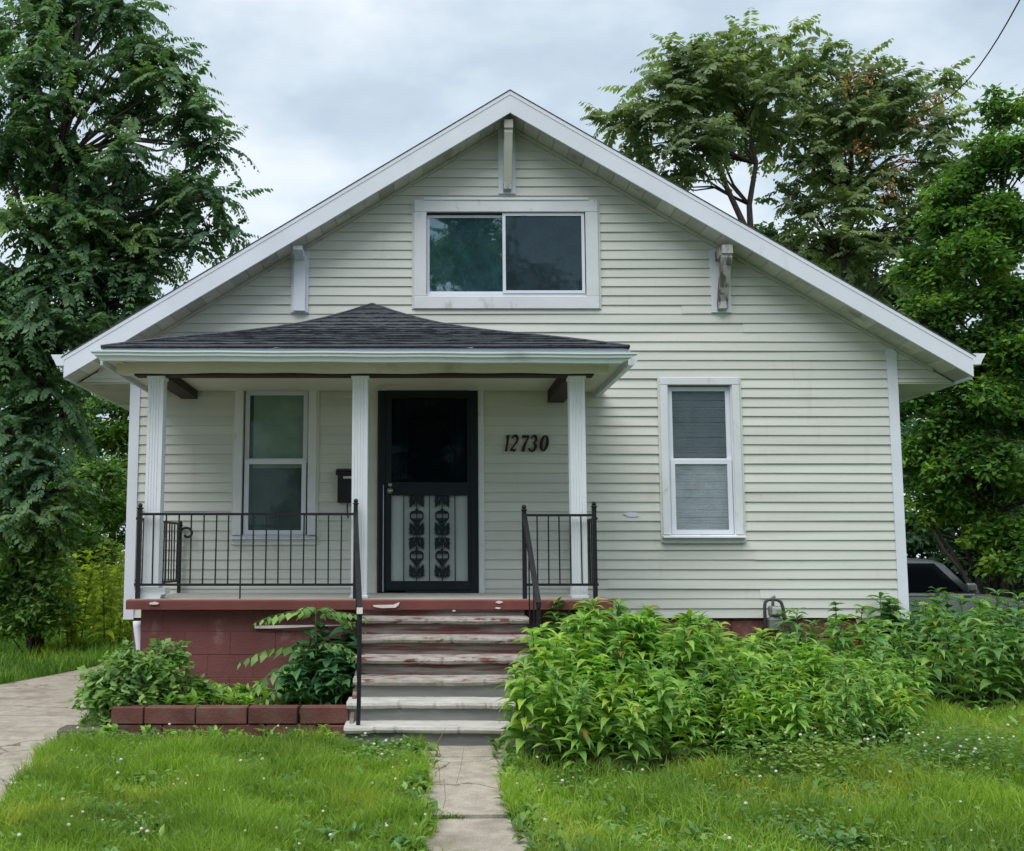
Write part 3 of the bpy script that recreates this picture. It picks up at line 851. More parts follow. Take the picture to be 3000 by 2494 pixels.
# beams and ceiling
MB().box(-2.66, 1.52, PY - .08, PY + .08, 3.099, 3.125).build('shadow_gap', 'brown', porch)  # dark strip drawn for the shadowed gap under the header
hb = MB(); xs = np.linspace(-2.80, 1.64, 40); vs = []
for x in xs:
    j = .004 * math.sin(x * 3.1) + .003 * math.sin(x * 9)
    vs += [(x, PY - .155 + j, 3.112 + j), (x, PY - .165 + j, 3.20), (x, PY + .1, 3.20), (x, PY + .1, 3.127 + j)]
fs = []
for i in range(39):
    for k in range(4): fs.append((i * 4 + k, i * 4 + (k + 1) % 4, i * 4 + 4 + (k + 1) % 4, i * 4 + 4 + k))
fs += [(0, 1, 2, 3), tuple(range(159, 155, -1))]
hb.add(vs, fs); outward(hb.build('header', 'cream', porch, False))
for x in (-2.50, 1.36):
    MB().box(x - .085, x + .085, PY + .102, -.036, 3.075 if x > 0 else 3.115, 3.215).build('side_beam', 'brown', porch)
    MB().box(x - .085, x + .085, -.20, -.036, 3.075 if x > 0 else 3.115, 3.21)
MB().box(-2.80, 1.66, -1.98, -.036, 3.202, 3.214).build('ceiling', 'cream', porch)
# hipped roof in courses
EX0, EX1, EY, EZ = -2.86, 1.78, -2.04, 3.285
AX, AZ = -.583, 4.125


def roof_pt(s, side):
    """point on a hip: s 0 at the eave corner, 1 at the wall"""
    x = (EX0 if side < 0 else EX1); sag = .085 * math.sin(math.pi * min(1, s) ** 1.6)
    return (x + (AX - x) * s, EY + (-.026 - EY) * s, EZ + (AZ - EZ) * s - sag)


NC = 15
prf = MB().add([roof_pt(0, -1), roof_pt(0, 1), (EX1, -.03, EZ), (EX0, -.03, EZ)], [(0, 1, 2, 3)]).build('porch_roof', 'shingle', porch)
for sd in (-1, 1):
    m = MB(); e0 = EX0 if sd < 0 else EX1; vs = []; fs = []
    for k in range(9):
        p = roof_pt(k / 8, sd); q_ = (p[0] + (e0 - p[0]), -.026, EZ) if k == 0 else None
        f_ = k / 8
        vs += [p, (e0 + (AX - e0) * f_, -.026, p[2])]
    for k in range(8): fs.append((2 * k, 2 * k + 1, 2 * k + 3, 2 * k + 2))
    m.add(vs, fs); outward(m.build('side_slope', 'shingle', prf))
for c_ in range(NC):
    s0, s1 = c_ / NC, (c_ + 1) / NC
    m = MB(); n = 46; vs = []
    a0, b0, a1, b1 = roof_pt(s0, -1), roof_pt(s0, 1), roof_pt(min(1, s1 + .012), -1), roof_pt(min(1, s1 + .012), 1)
    cut = 0
    for i in range(n + 1):
        t = i / n
        if rnd.random() < .55: cut = rnd.uniform(-.004, .007)
        dz = .007 * math.sin(t * 17 + c_ * 1.3) + rnd.uniform(-.002, .002)
        lo = np.array(a0) * (1 - t) + np.array(b0) * t; hi = np.array(a1) * (1 - t) + np.array(b1) * t
        tk = .014 + cut
        ny = np.array((0, -.36, .93))
        vs += [tuple(lo + ny * (.004) - np.array((0, 0, .0))), tuple(lo + ny * (tk + .004) + np.array((0, 0, dz * .3))), tuple(hi + ny * .004)]
    fs = []
    for i in range(n):
        fs += [(3 * i, 3 * i + 3, 3 * i + 4, 3 * i + 1), (3 * i + 1, 3 * i + 4, 3 * i + 5, 3 * i + 2)]
    m.add(vs, fs); m.build('shingle_course', 'shingle', prf)
for sd in (-1, 1):
    pts = [roof_pt(k / 10, sd) for k in range(11)]
    MB().tube([(p[0], p[1], p[2] + .008) for p in pts], .020, 6).build('hip_cap', 'shingle', prf)
MB().ball((EX1 - .01, EY, EZ + .012), .022, 8).build('hip_end', 'black', prf)
# white drip board, gutter with a moulded face
MB().box(EX0 - .01, EX1 + .01, EY + .03, EY + .05, 3.215, 3.288).build('fascia_board', 'white', porch)
for e0, sd in ((EX0, -1), (EX1, 1)):
    MB().box(min(e0, e0 + sd * .02), max(e0, e0 + sd * .02), EY + .05, -.036, 3.14, 3.284).build('fascia_board', 'white', porch)
    MB().box(e0 + (.0 if sd < 0 else -.40), e0 + (.14 if sd < 0 else .0), EY + .06, -.036, 3.188, 3.200).build('soffit_panel', 'cream', porch)
gp = [(0, -.085), (-.055, -.085), (-.066, -.05), (-.085, -.042), (-.085, -.020), (-.098, -.014), (-.098, 0), (-.090, 0), (-.090, -.008), (-.02, -.06), (0, -.06)]
g = MB(); gx0, gx1 = -2.955, 1.87; n = 30; vs = []; fs = []
for i in range(n + 1):
    x = gx0 + (gx1 - gx0) * i / n; dz = -.022 * i / n
    inset = .07 * (1 if i in (0, n) else 0)
    for k, (yy, zz) in enumerate(gp):
        xx = x
        if i == 0: xx = x + .10 * (-zz / .085)
        if i == n: xx = x - .16 * (-zz / .085)
        vs.append((xx, EY + .028 + yy, 3.252 + zz + dz + .002 * math.sin(i * 1.1)))
N = len(gp)
for i in range(n):
    for k in range(N): fs.append((i * N + k, i * N + (k + 1) % N, i * N + N + (k + 1) % N, i * N + N + k))
fs += [tuple(range(N)), tuple(range(n * N + N - 1, n * N - 1, -1))]
g.add(vs, fs); outward(g.build('gutter', 'gutter', porch))
MB().prism([(EX1 + .012, 3.14), (EX1 + .06, 3.15), (EX1 + .10, 3.205), (EX1 + .012, 3.205)], 'y', EY + .08, -.04).build('side_gutter', 'gutter', porch)

# ------------------------------------------------------------------ steps
steps = thing('front_steps', 'worn grey front steps with red paint remnants leading up to the porch', 'steps', (.15, -2.6, 0))
SX0, SX1 = -.575, .875
NS = 6; RISE = (FZ - .085) / 7; GO = .265
for i in range(NS):
    zt = FZ - RISE * (i + 1); yf = PF - GO * (i + 1) + .02
    pale = i >= 4
    x0, x1 = SX0 - (.03 if pale else 0), SX1
    m = MB(); n = 70; vs = []; fs = []
    prof = [(0, -.052), (-.012, -.046), (-.022, -.026), (-.012, -.006), (.012, 0), (GO + .03, .002), (GO + .03, -.052)]
    ph = rnd.uniform(0, 6)
    for k in range(n + 1):
        x = x0 + (x1 - x0) * k / n
        wv = .003 * math.sin(x * 4.2 + ph) + .0015 * math.sin(x * 11 + ph * 2) + rnd.uniform(-.0015, .0015)
        chip = rnd.uniform(.006, .020) if rnd.random() < .10 else 0
        for a, b in prof: vs.append((x, yf + a + (chip if a < .01 else 0) + wv * .5, zt + b + wv * (.6 if b > -.04 else .9)))
    N = len(prof)
    for k in range(n):
        for j in range(N): fs.append((k * N + j, k * N + (j + 1) % N, k * N + N + (j + 1) % N, k * N + N + j))
    fs += [tuple(range(N)), tuple(range(n * N + N - 1, n * N - 1, -1))]
    m.add(vs, fs); tr = outward(m.build('tread', 'steppale' if pale else 'step', steps))
    MB().box(x0 + .015, x1 - .015, yf + .028, yf + GO + .04, zt - RISE - .06 if i < NS - 1 else -.1, zt - .053).build('riser', 'riserpale' if i >= 3 else 'riser', steps)
MB().box(SX0 + .015, SX1 - .015, PF + .035, PF + .16, FZ - RISE - .06, FZ - .088).build('riser', 'riser', steps)
# side cheeks under the steps
MB().prism([(PF, -.1), (PF, FZ - RISE - .02), (PF - GO * NS + .06, FZ - RISE * NS - .05), (PF - GO * NS + .06, -.1)], 'x', SX0 - .0, SX0 + .03).build('cheek', 'riser', steps)
MB().prism([(PF, -.1), (PF, FZ - RISE - .02), (PF - GO * NS + .06, FZ - RISE * NS - .05), (PF - GO * NS + .06, -.1)], 'x', SX1 - .03, SX1).build('cheek', 'riser', steps)

# ------------------------------------------------------------------ railings
RY = -1.735


def sq(m, x, y, z0, z1, h): return m.box(x - h, x + h, y - h, y + h, z0, z1)


def newel(parent, x, y, z0, z1, h=.019):
    n = sq(MB(), x, y, z0, z1, h).build('rail_post', 'black', parent)
    m = MB(); m.box(x - h - .007, x + h + .007, y - h - .007, y + h + .007, z1, z1 + .012); m.ball((x, y, z1 + .030), .022, 10)
    m.build('finial', 'black', n, True)
    return n


def rail_run(root, p0, p1, z0, z1, sp=.112, foot=None, skip=()):
    p0, p1 = np.array(p0), np.array(p1); L = np.linalg.norm(p1 - p0); d = (p1 - p0) / L
    nx, ny = -d[1], d[0]
    for zz, hh in ((z1, .011), (z0, .011)):
        m = MB(); a, b = p0, p1; t = .011
        m.add([(a[0] + nx * t, a[1] + ny * t, zz - hh), (a[0] - nx * t, a[1] - ny * t, zz - hh), (b[0] - nx * t, b[1] - ny * t, zz - hh), (b[0] + nx * t, b[1] + ny * t, zz - hh),
               (a[0] + nx * t, a[1] + ny * t, zz + hh), (a[0] - nx * t, a[1] - ny * t, zz + hh), (b[0] - nx * t, b[1] - ny * t, zz + hh), (b[0] + nx * t, b[1] + ny * t, zz + hh)],
              [(0, 1, 2, 3), (4, 7, 6, 5), (0, 4, 5, 1), (1, 5, 6, 2), (2, 6, 7, 3), (3, 7, 4, 0)])
        outward(m.build('rail', 'black', root))
    n = max(1, round(L / sp))
    for k in range(1, n):
        p = p0 + d * (L * k / n)
        lean = rnd.uniform(-.004, .004)
        m = MB(); m.tube([(p[0], p[1], (FZ + .006) if foot == k else z0 + .011), (p[0] + lean, p[1], z1 - .011)], .0085, 4)
        m.build('baluster', 'black', root)


r1 = thing('porch_railing', 'black iron porch railing standing before the double hung porch window', 'railing', (-1.6, RY, FZ))
newel(r1, -2.555, RY, FZ - .0, 1.885); newel(r1, -.632, RY, FZ - .0, 1.925)
rail_run(r1, (-2.54, RY), (-.65, RY), 1.215, 1.838, .112, 8)
r2 = thing('porch_railing', 'black iron side railing from the corner post with base block back to the wall', 'railing', (-2.6, -.9, FZ))
rail_run(r2, (-2.585, RY + .02), (-2.56, -.07), 1.215, 1.80)
newel(r2, -2.555, -.07, FZ, 1.78, .016)
# curled end against the wall
m = MB(); pts = []
for k in range(15):
    a = R(200 - 25 * k); rr = .075 - .0035 * k
    pts.append((-2.50 + rr * 1.1 * math.cos(a) + .02, -.10, 1.70 + rr * math.sin(a)))
m.tube(pts, .013, 6).build('scroll_end', 'black', r2, True)
r3 = thing('porch_railing', 'short black iron porch railing beside the post near the house number', 'railing', (1.2, RY, FZ))
newel(r3, .868, RY, FZ, 1.87); newel(r3, 1.492, RY, FZ, 1.90)
rail_run(r3, (.885, RY), (1.475, RY), 1.215, 1.828, .105)
r4 = thing('porch_railing', 'black iron side railing from the short railing back to the wall', 'railing', (1.55, -.9, FZ))
rail_run(r4, (1.515, RY + .02), (1.525, -.07), 1.215, 1.80)
newel(r4, 1.525, -.07, FZ, 1.78, .016)


def handrail(label, top, low, zlow_ground, extra=None):
    root = thing('handrail', label, 'handrail', (low[0], low[1], zlow_ground))
    t, l = np.array(top), np.array(low)
    m = MB(); hw, hh = .020, .024
    vs = []
    for p in (t, l): vs += [(p[0] - hw, p[1], p[2] - hh), (p[0] + hw, p[1], p[2] - hh), (p[0] + hw, p[1], p[2] + hh), (p[0] - hw, p[1], p[2] + hh)]
    m.add(vs, [(0, 1, 2, 3), (7, 6, 5, 4), (0, 4, 5, 1), (1, 5, 6, 2), (2, 6, 7, 3), (3, 7, 4, 0)])
    outward(m.build('rail', 'black', root))
    if extra: MB().box(low[0] - .022, low[0] + .022, low[1] - .014, low[1] - .001, low[2] - .022, low[2] + .024).build('end_cap', 'flake', root)
    MB().tube([(low[0], low[1] + .03, low[2] - .02), (low[0] - .004, low[1] + .025, zlow_ground + .3), (low[0] - .012, low[1] + .02, zlow_ground)], .016, 6).build('rail_post', 'black', root)
    for tt in (.33, .66):
        p = t + (l - t) * tt
        zst = max(.08, FZ - RISE * math.ceil((PF - p[1]) / GO))
        MB().tube([(p[0], p[1], p[2] - .02), (p[0], p[1], zst - .02)], .008, 4).build('baluster', 'black', root)
    return root


hx, hz = W(1054, 1790, -3.32)
handrail('black iron handrail with a pale end cap, beside the planter', (-.632, RY - .03, 1.83), (hx, -3.32, hz), .06, True)
handrail('black iron handrail sinking into the leafy weeds beside the steps', (.868, RY - .03, 1.82), (.885, -2.80, 1.08), .06)

# ------------------------------------------------------------------ planter of blocks
pln = thing('planter_wall', 'low planter wall of two courses of red painted blocks under the porch', 'planter', (-1.45, -3.0, .05))
PLX0, PLX1, PLY = -2.385, -.56, -3.02
pb = MB().cbox(-.19, .19, -.07, .07, 0, .126, .007).build('block', 'planter'); pb.parent = pln
first = True
for r in range(2):
    x = PLX0 + (.0 if r == 0 else -.14); k = 0
    while x < PLX1 - .05:
        x1 = min(x + .385, PLX1); x0 = max(x, PLX0)
        if x1 - x0 > .06:
            o = pb if first else pb.copy()
            if not first: COL.objects.link(o)
            first = False
            gap = rnd.choice([.003, .003, .016]) if r else .003
            o.scale = ((x1 - x0 - gap) / .38, 1, 1)
            o.location = ((x0 + x1) / 2 + 1.45, PLY + rnd.uniform(-.008, .008) + 3.0, .02 + r * .132 + rnd.uniform(-.003, .003))
            o.rotation_euler = (0, rnd.uniform(-.008, .008), rnd.uniform(-.02, .02))
        x += .39
for k in range(3):
    for r in range(2):
        MB().cbox(PLX0 - .0, PLX0 + .14, PLY + .09 + .39 * k, PLY + .47 + .39 * k, .07 + .132 * r, .197 + .132 * r, .007).build('block', 'planter', pln)
MB().add([(PLX0 + .1, PLY + .05, .27), (PLX1, PLY + .05, .26), (PLX1, PF + .15, .31), (PLX0 + .1, PF + .15, .31), (PLX0 + .1, PLY + .05, 0), (PLX1, PLY + .05, 0), (PLX1, PF + .15, 0), (PLX0 + .1, PF + .15, 0)],
         [(0, 1, 2, 3), (0, 4, 5, 1), (1, 5, 6, 2), (2, 6, 7, 3), (3, 7, 4, 0)]).build('bed_soil', 'soil', pln)
m = MB().cbox(-2.80, -2.44, -3.08, -2.86, .0, .17, .02); tag(m.build('edging_stone', 'greyblock'), 'dark grey edging stone on the ground at the end of the planter wall', 'stone')
# a loose strip of pale trim resting in the sapling before the block base
m = MB(); vs = []; fs = []; n = 20
for k in range(n + 1):
    t = k / n; x, zc = W(747 + 255 * t, 1838 - 2 * math.sin(t * 3) - (6 * t * t), PF + .11)
    hh = .013 * (.55 + .45 * math.sin(math.pi * min(1, t * 1.2 + .1))) * (1.2 - .75 * t)
    yy = PF + .116 - .03 * math.sin(t * 3.1)
    vs += [(x, yy - .006, zc - hh), (x, yy - .008, zc + hh), (x, yy + .006, zc + hh), (x, yy + .008, zc - hh)]
for k in range(n):
    for j in range(4): fs.append((k * 4 + j, k * 4 + (j + 1) % 4, k * 4 + 4 + (j + 1) % 4, k * 4 + 4 + j))
fs += [(0, 1, 2, 3), (4 * n + 3, 4 * n + 2, 4 * n + 1, 4 * n)]
m.add(vs, fs); tag(outward(m.build('trim_strip', 'flake')), 'thin pale peeling strip hanging against the red block base', 'strip')

# ------------------------------------------------------------------ mailbox, gas meter
mbx = thing('mailbox', 'black wall mailbox between porch window and door', 'mailbox', (-.80, -.03, 2.0))
x0, x1 = -.925, -.70
MB().prism([(-.024, 2.02), (-.12, 2.02), (-.13, 2.10), (-.13, 2.30), (-.024, 2.33)], 'x', x0, x1).build('box', 'black', mbx)
MB().prism([(-.024, 2.332), (-.135, 2.302), (-.142, 2.335), (-.12, 2.355), (-.024, 2.38)], 'x', x0 - .018, x1 + .018).build('lid', 'black', mbx)
MB().prism([(x0 + .06, 2.268), (x0 + .155, 2.268), (x0 + .155, 2.292), (x0 + .06, 2.292)], 'y', -.1345, -.1305).build('name_plate', 'steel', mbx)
MB().tube([(x0 + .10, -.07, 2.025), (x0 + .10, -.07, 1.90), (x0 + .11, -.06, 1.86)], .007, 6).build('paper_hook', 'black', mbx)

gm = thing('gas_meter', 'grey gas meter with looped pipes against the siding above the weeds', 'gas meter', (3.53, -.18, .5))
MB().cbox(3.475, 3.615, -.26, -.12, .70, .86, .03).build('body', 'meter', gm)
MB().cbox(3.50, 3.59, -.268, -.24, .875, .955, .01).build('dial', 'weathered', gm)
MB().cbox(3.488, 3.602, -.25, -.13, .862, .965, .015).build('head', 'meter', gm)
MB().tube([(3.445, -.18, .2), (3.445, -.18, .95), (3.452, -.18, 1.0), (3.48, -.18, 1.025), (3.53, -.18, 1.03), (3.58, -.18, 1.025), (3.615, -.18, 1.0), (3.63, -.18, .95), (3.645, -.18, .86), (3.64, -.12, .80), (3.64, .05, .80)], .017, 8).build('pipe', 'pipe', gm, True)
MB().tube([(3.53, -.18, .96), (3.53, -.18, 1.05), (3.555, -.18, 1.06)], .016, 8).build('valve', 'meter', gm, True)
# a dab of white filler on the clapboards
x, zz = W(1850, 1508, -.02); m = MB()
m.prism([(x + .085 * math.cos(a) * k_, zz + .026 * math.sin(a) * k_) for a, k_ in [(i * .571, rnd.uniform(.75, 1.1)) for i in range(11)]], 'y', -.026, -.008)
outward(m.build('white_patch', 'white', house))

# ------------------------------------------------------------------ parked car
CYc, CZ0 = 6.0, -.13
car = thing('parked_car', 'dark silver car parked beside the house under the trees', 'car', (7.2, CYc, CZ0))


def cpt(x, y, z): return (x, CYc + y, CZ0 + z)


xs0 = 5.10
st = [(0, .55, .95, .70), (.12, .42, 1.02, .80), (.6, .30, 1.05, .86), (1.6, .28, 1.06, .88), (2.6, .28, 1.06, .88), (3.15, .30, 1.04, .87), (3.7, .34, .98, .84), (4.0, .42, .90, .78), (4.15, .50, .80, .68)]
m = MB(); vs = []; fs = []
for dx, zl, zh, hw in st:
    for (yy, zz) in ((-.80, zl), (-1, zl + .12), (-1.02, (zl + zh) / 2), (-.99, zh - .06), (-.92, zh), (0, zh + .025), (.92, zh), (.99, zh - .06), (1.02, (zl + zh) / 2), (1, zl + .12), (.80, zl)):
        vs.append(cpt(xs0 + dx, yy * hw, zz))
N = 11
for i in range(len(st) - 1):
    for k in range(N): fs.append((i * N + k, i * N + (k + 1) % N, (i + 1) * N + (k + 1) % N, (i + 1) * N + k))
fs += [tuple(range(N)), tuple(range(len(st) * N - 1, (len(st) - 1) * N - 1, -1))]
m.add(vs, fs); outward(m.build('body', 'carpaint', car, True))
cab = [(.25, 1.03, .80, .80), (.55, 1.52, .70, .66), (1.0, 1.585, .70, .62), (1.9, 1.595, .70, .62), (2.55, 1.56, .70, .63), (2.72, 1.50, .71, .66), (3.12, 1.06, .80, .78)]
m = MB(); vs = []; fs = []
for dx, zr, hb_, hr in cab:
    zb_ = 1.03
    for yy, zz in ((-hb_, zb_), (-hr - .03, zr - .06), (-hr + .04, zr - .005), (0, zr + .015), (hr - .04, zr - .005), (hr + .03, zr - .06), (hb_, zb_)): vs.append(cpt(xs0 + dx, yy, max(zb_, zz)))
N = 7
for i in range(len(cab) - 1):
    for k in range(N): fs.append((i * N + k, i * N + (k + 1) % N, (i + 1) * N + (k + 1) % N, (i + 1) * N + k))
m.add(vs, fs); outward(m.build('cabin', 'carpaint', car, True))
for sg in (-1, 1):
    for a, b_, c2, d2 in ((.55, .62, 1.50, 1.50), (1.58, 1.58, 2.50, 2.93)):
        y0_, y1_ = sg * .805, sg * .708
        MB().add([cpt(xs0 + a, y0_, 1.08), cpt(xs0 + d2, y0_, 1.08), cpt(xs0 + c2 + (.04 if c2 > 2 else 0), y1_, 1.50), cpt(xs0 + b_, y1_, 1.50)], [(0, 1, 2, 3)]).build('side_window', 'g_car', car)
    MB().cbox(xs0 + 2.92, xs0 + 3.06, CYc + sg * .90 - .07, CYc + sg * .90 + .07, CZ0 + 1.08, CZ0 + 1.21, .03).build('mirror', 'carpaint', car)
    MB().box(xs0 + 1.75, xs0 + 1.92, CYc + sg * .90 - .015, CYc + sg * .90 + .015, CZ0 + .93, CZ0 + .96).build('door_handle', 'chrome', car)
    MB().box(xs0 + .5, xs0 + 3.05, CYc + sg * .872 - .01, CYc + sg * .872 + .01, CZ0 + 1.03, CZ0 + 1.052).build('belt_highlight', 'chrome', car)  # chrome strip put in for the highlight along the beltline
    MB().ball(cpt(xs0 + 4.02, sg * .60, .74), .12, 10, (.6, 1, .6)).build('headlight', 'lens', car, True)
    MB().cbox(xs0 - .01, xs0 + .06, CYc + sg * .62 - .08, CYc + sg * .62 + .08, CZ0 + .70, CZ0 + .95, .02).build('tail_light', 'redslab', car)
    for wx in (.82, 3.38):
        whl = MB().tube([cpt(xs0 + wx, sg * .66, .33), cpt(xs0 + wx, sg * .68, .33), cpt(xs0 + wx, sg * .86, .33), cpt(xs0 + wx, sg * .885, .33)], [.28, .33, .33, .28], 22).build('wheel', 'rubber', car, True)
        MB().tube([cpt(xs0 + wx, sg * .88, .33), cpt(xs0 + wx, sg * .892, .33)], [.21, .17], 18).build('rim', 'chrome', whl)
MB().add([cpt(xs0 + 2.76, -.63, 1.49), cpt(xs0 + 2.76, .63, 1.49), cpt(xs0 + 3.13, .72, 1.08), cpt(xs0 + 3.13, -.72, 1.08)], [(0, 1, 2, 3)]).build('windshield', 'g_car', car)

# ------------------------------------------------------------------ foliage
rg = np.random.default_rng(11)


def norm(a): return a / (np.linalg.norm(a, axis=-1, keepdims=True) + 1e-9)


def diamonds(base, d, wv, l, wd, fold=.25):
    """leaf blades: base point, direction, width direction; 2 quads' worth in one folded quad pair"""
    n = norm(np.cross(d, wv))
    mid = base + d * (l * .45)[:, None]
    a = mid + wv * (wd)[:, None] + n * (wd * fold)[:, None]
    b = mid - wv * (wd)[:, None] + n * (wd * fold)[:, None]
    tip = base + d * l[:, None] - np.array((0, 0, 1)) * (l * .12)[:, None]
    V = np.stack([base, a, tip, b], 1)
    Q = np.arange(len(base) * 4).reshape(-1, 4)
    return V.reshape(-1, 3), Q


def fronds(P, D, L, droop, pairs=9, lr=.26, wr=.30):
    """pinnate leaves hung along a drooping stalk"""
    N = len(P)
    s = np.linspace(.12, 1.0, pairs)
    up = np.array((0, 0, 1.))
    pos = P[:, None] + D[:, None] * (L[:, None] * s)[..., None] - up * (droop[:, None] * L[:, None] * s ** 2)[..., None]
    tan = norm(D[:, None] - up * (2 * droop[:, None] * s)[..., None])
    side = norm(np.cross(tan, up) + 1e-4)
    ll = L[:, None] * lr * (np.sin(np.pi * (.15 + .75 * s)) ** .7) * rg.uniform(.85, 1.15, (N, pairs))
    Vs = []; Qs = []; off = 0
    for sg in (-1, 1):
        d = norm(side * sg * .85 + tan * .45 - up * rg.uniform(.15, .75, (N, pairs))[..., None] + rg.normal(0, .10, (N, pairs, 3)))
        wv = norm(np.cross(d, np.cross(side * sg, tan) * sg) + rg.normal(0, .25, (N, pairs, 3)))
        V, Q = diamonds(pos.reshape(-1, 3), d.reshape(-1, 3), wv.reshape(-1, 3), ll.ravel(), ll.ravel() * wr)
        Vs.append(V); Qs.append(Q + off); off += len(V)
    return np.concatenate(Vs), np.concatenate(Qs)


def rand_dirs(n, zmin=-.6, zmax=1.0):
    z = rg.uniform(zmin, zmax, n); a = rg.uniform(0, 2 * np.pi, n); r = np.sqrt(np.clip(1 - z * z, 0, 1))
    return np.stack([r * np.cos(a), r * np.sin(a), z], 1)


def tree(name, label, cat, base, trunk, tr, blobs, leafm, kind='frond', per=60, L=(.5, .8), leaf=.11, group=None, droop=(.25, .6), lr=.26, clus=7, zr=1.0, barks='bark', pairs=9):
    """trunk: points; blobs: (x, y, z, r) masses of the crown, each carried by a limb"""
    t = thing(name, label, cat, base, group)
    n = len(trunk)
    T = MB().tube(trunk, [tr * (1 - .72 * i / (n - 1)) for i in range(n)], 10); T.build('trunk', barks, t, True)
    tp = np.array(trunk)
    extra = []
    for (bx_, by, bz, br) in blobs:
        for _ in range(2 if br > .25 else 0):
            d_ = rand_dirs(1, -.9, .25)[0] * br * rg.uniform(.75, 1.05)
            extra.append((bx_ + d_[0], by + d_[1], bz + d_[2], br * rg.uniform(.35, .55)))
    blobs = list(blobs) + extra
    Vs = []; Qs = []; off = 0
    for (bx_, by, bz, br) in blobs:
        c = np.array((bx_, by, bz))
        cand = [i for i in range(n) if tp[i][2] < bz - .25 * br] or [0]
        i0 = min(cand, key=lambda i: np.linalg.norm(tp[i] - c) + .15 * abs(i - n / 2))
        a = tp[i0]; r0 = tr * (1 - .72 * i0 / (n - 1)) * .55
        mid = (a + c) / 2 + np.array((0, 0, .12 * np.linalg.norm(c - a))) + rg.normal(0, .08, 3) * br
        lm = MB().tube([a, a * .5 + mid * .5 + rg.normal(0, .03, 3), mid, mid * .5 + c * .5 + rg.normal(0, .05, 3), c], [r0, r0 * .8, r0 * .62, r0 * .45, r0 * .28], 6)
        tips = []
        for k in range(clus):
            dd = rand_dirs(1, -.35, .95)[0] * br * np.array((1, 1, zr)) * rg.uniform(.45, .88)
            e_ = c + dd; mm = c + dd * .5 + rg.normal(0, .05, 3) * br
            lm.tube([c, mm, e_], [r0 * .26, r0 * .17, r0 * .07], 4, False)
            tips += [(c, mm, e_)]
        lm.build('limb', barks, t, True)
        m_ = int(per * br * br)
        seg = rg.integers(0, clus, m_); s_ = rg.uniform(.25, 1.05, m_)
        A = np.array([x[1] for x in tips])[seg]; B = np.array([x[2] for x in tips])[seg]
        P = A + (B - A) * s_[:, None] + rg.normal(0, .10 * br, (m_, 3)) * np.array((1, 1, .7))
        if kind == 'frond':
            D = norm((P - c) * np.array((1, 1, .5)) / br + rand_dirs(m_, -.4, .8) * .8)
            V, Q = fronds(P, D, rg.uniform(*L, m_), rg.uniform(*droop, m_), pairs=pairs, lr=lr)
        else:
            g_ = 12
            P2 = np.repeat(P, g_, 0) + rg.normal(0, min(.13, .40 * br), (m_ * g_, 3)) * np.array((1, 1, .7))
            D = norm(rand_dirs(m_ * g_, -.9, .5) + norm(P2 - c) * .5)
            wv = norm(np.cross(D, np.array((0, 0, 1.))) + rg.normal(0, .45, D.shape))
            ln = leaf * rg.uniform(.65, 1.25, len(P2))
            V, Q = diamonds(P2, D, wv, ln, ln * .34)
        Vs.append(V); Qs.append(Q + off); off += len(V)
    V = np.concatenate(Vs); Q = np.concatenate(Qs)
    stuff(raw('crown', V, Q, leafm, t))
    return t


def PX(u, v, y): x, z = W(u, v, y); return (x, y, z)


def blob(u, v, y, rp):
    x, z = W(u, v, y); return (x, y, z, rp / F * (y - EYE[1]))


# tall tree by the drive
y = 4.6
bl = [blob(40, 60, y, 150), blob(200, 20, y + .3, 130), blob(340, 60, y + .3, 130), blob(440, 150, y - .2, 85), blob(150, 230, y - .6, 140), blob(330, 260, y + .2, 130), blob(500, 270, y - .3, 110), blob(560, 380, y, 80),
      blob(30, 480, y, 150), blob(200, 500, y + .4, 140), blob(380, 480, y - .4, 130), blob(620, 430, y - .1, 65), blob(540, 560, y + .4, 70), blob(600, 580, y - .3, 70), blob(120, 690, y - .4, 150), blob(320, 660, y + .3, 130),
      blob(470, 620, y - .2, 85), blob(610, 680, y - .2, 75), blob(510, 740, y + .2, 65), blob(230, 800, y - .2, 140), blob(400, 810, y + .2, 95), blob(40, 880, y + .2, 140), blob(300, 900, y + .3, 130), blob(150, 1010, y - .4, 130), blob(90, 1120, y, 120), blob(400, 760, y, 60), blob(20, 1260, y - .3, 120), blob(60, 1370, y - .7, 100), blob(160, 1390, y - .5, 90), blob(20, 1480, y - .6, 100), blob(110, 1500, y - .8, 80), blob(130, 1230, y + .3, 100), blob(40, 1000, y - .5, 110), blob(240, 980, y, 90), blob(200, 640, y - .5, 90), blob(70, 330, y - .6, 120)]
tb = PX(105, 1880, y)
tree('tall_tree', 'tall dark green tree with drooping feathery fronds beside the driveway', 'tree', (tb[0], y, .08),
     [(tb[0], y, .0), PX(108, 1500, y), PX(112, 1100, y + .05), PX(125, 800, y), PX(170, 480, y), PX(220, 200, y), PX(240, -60, y)], .13, bl, 'l_left', 'frond', 245, (.34, .70), droop=(.05, 1.1), lr=.20, clus=9, pairs=11)

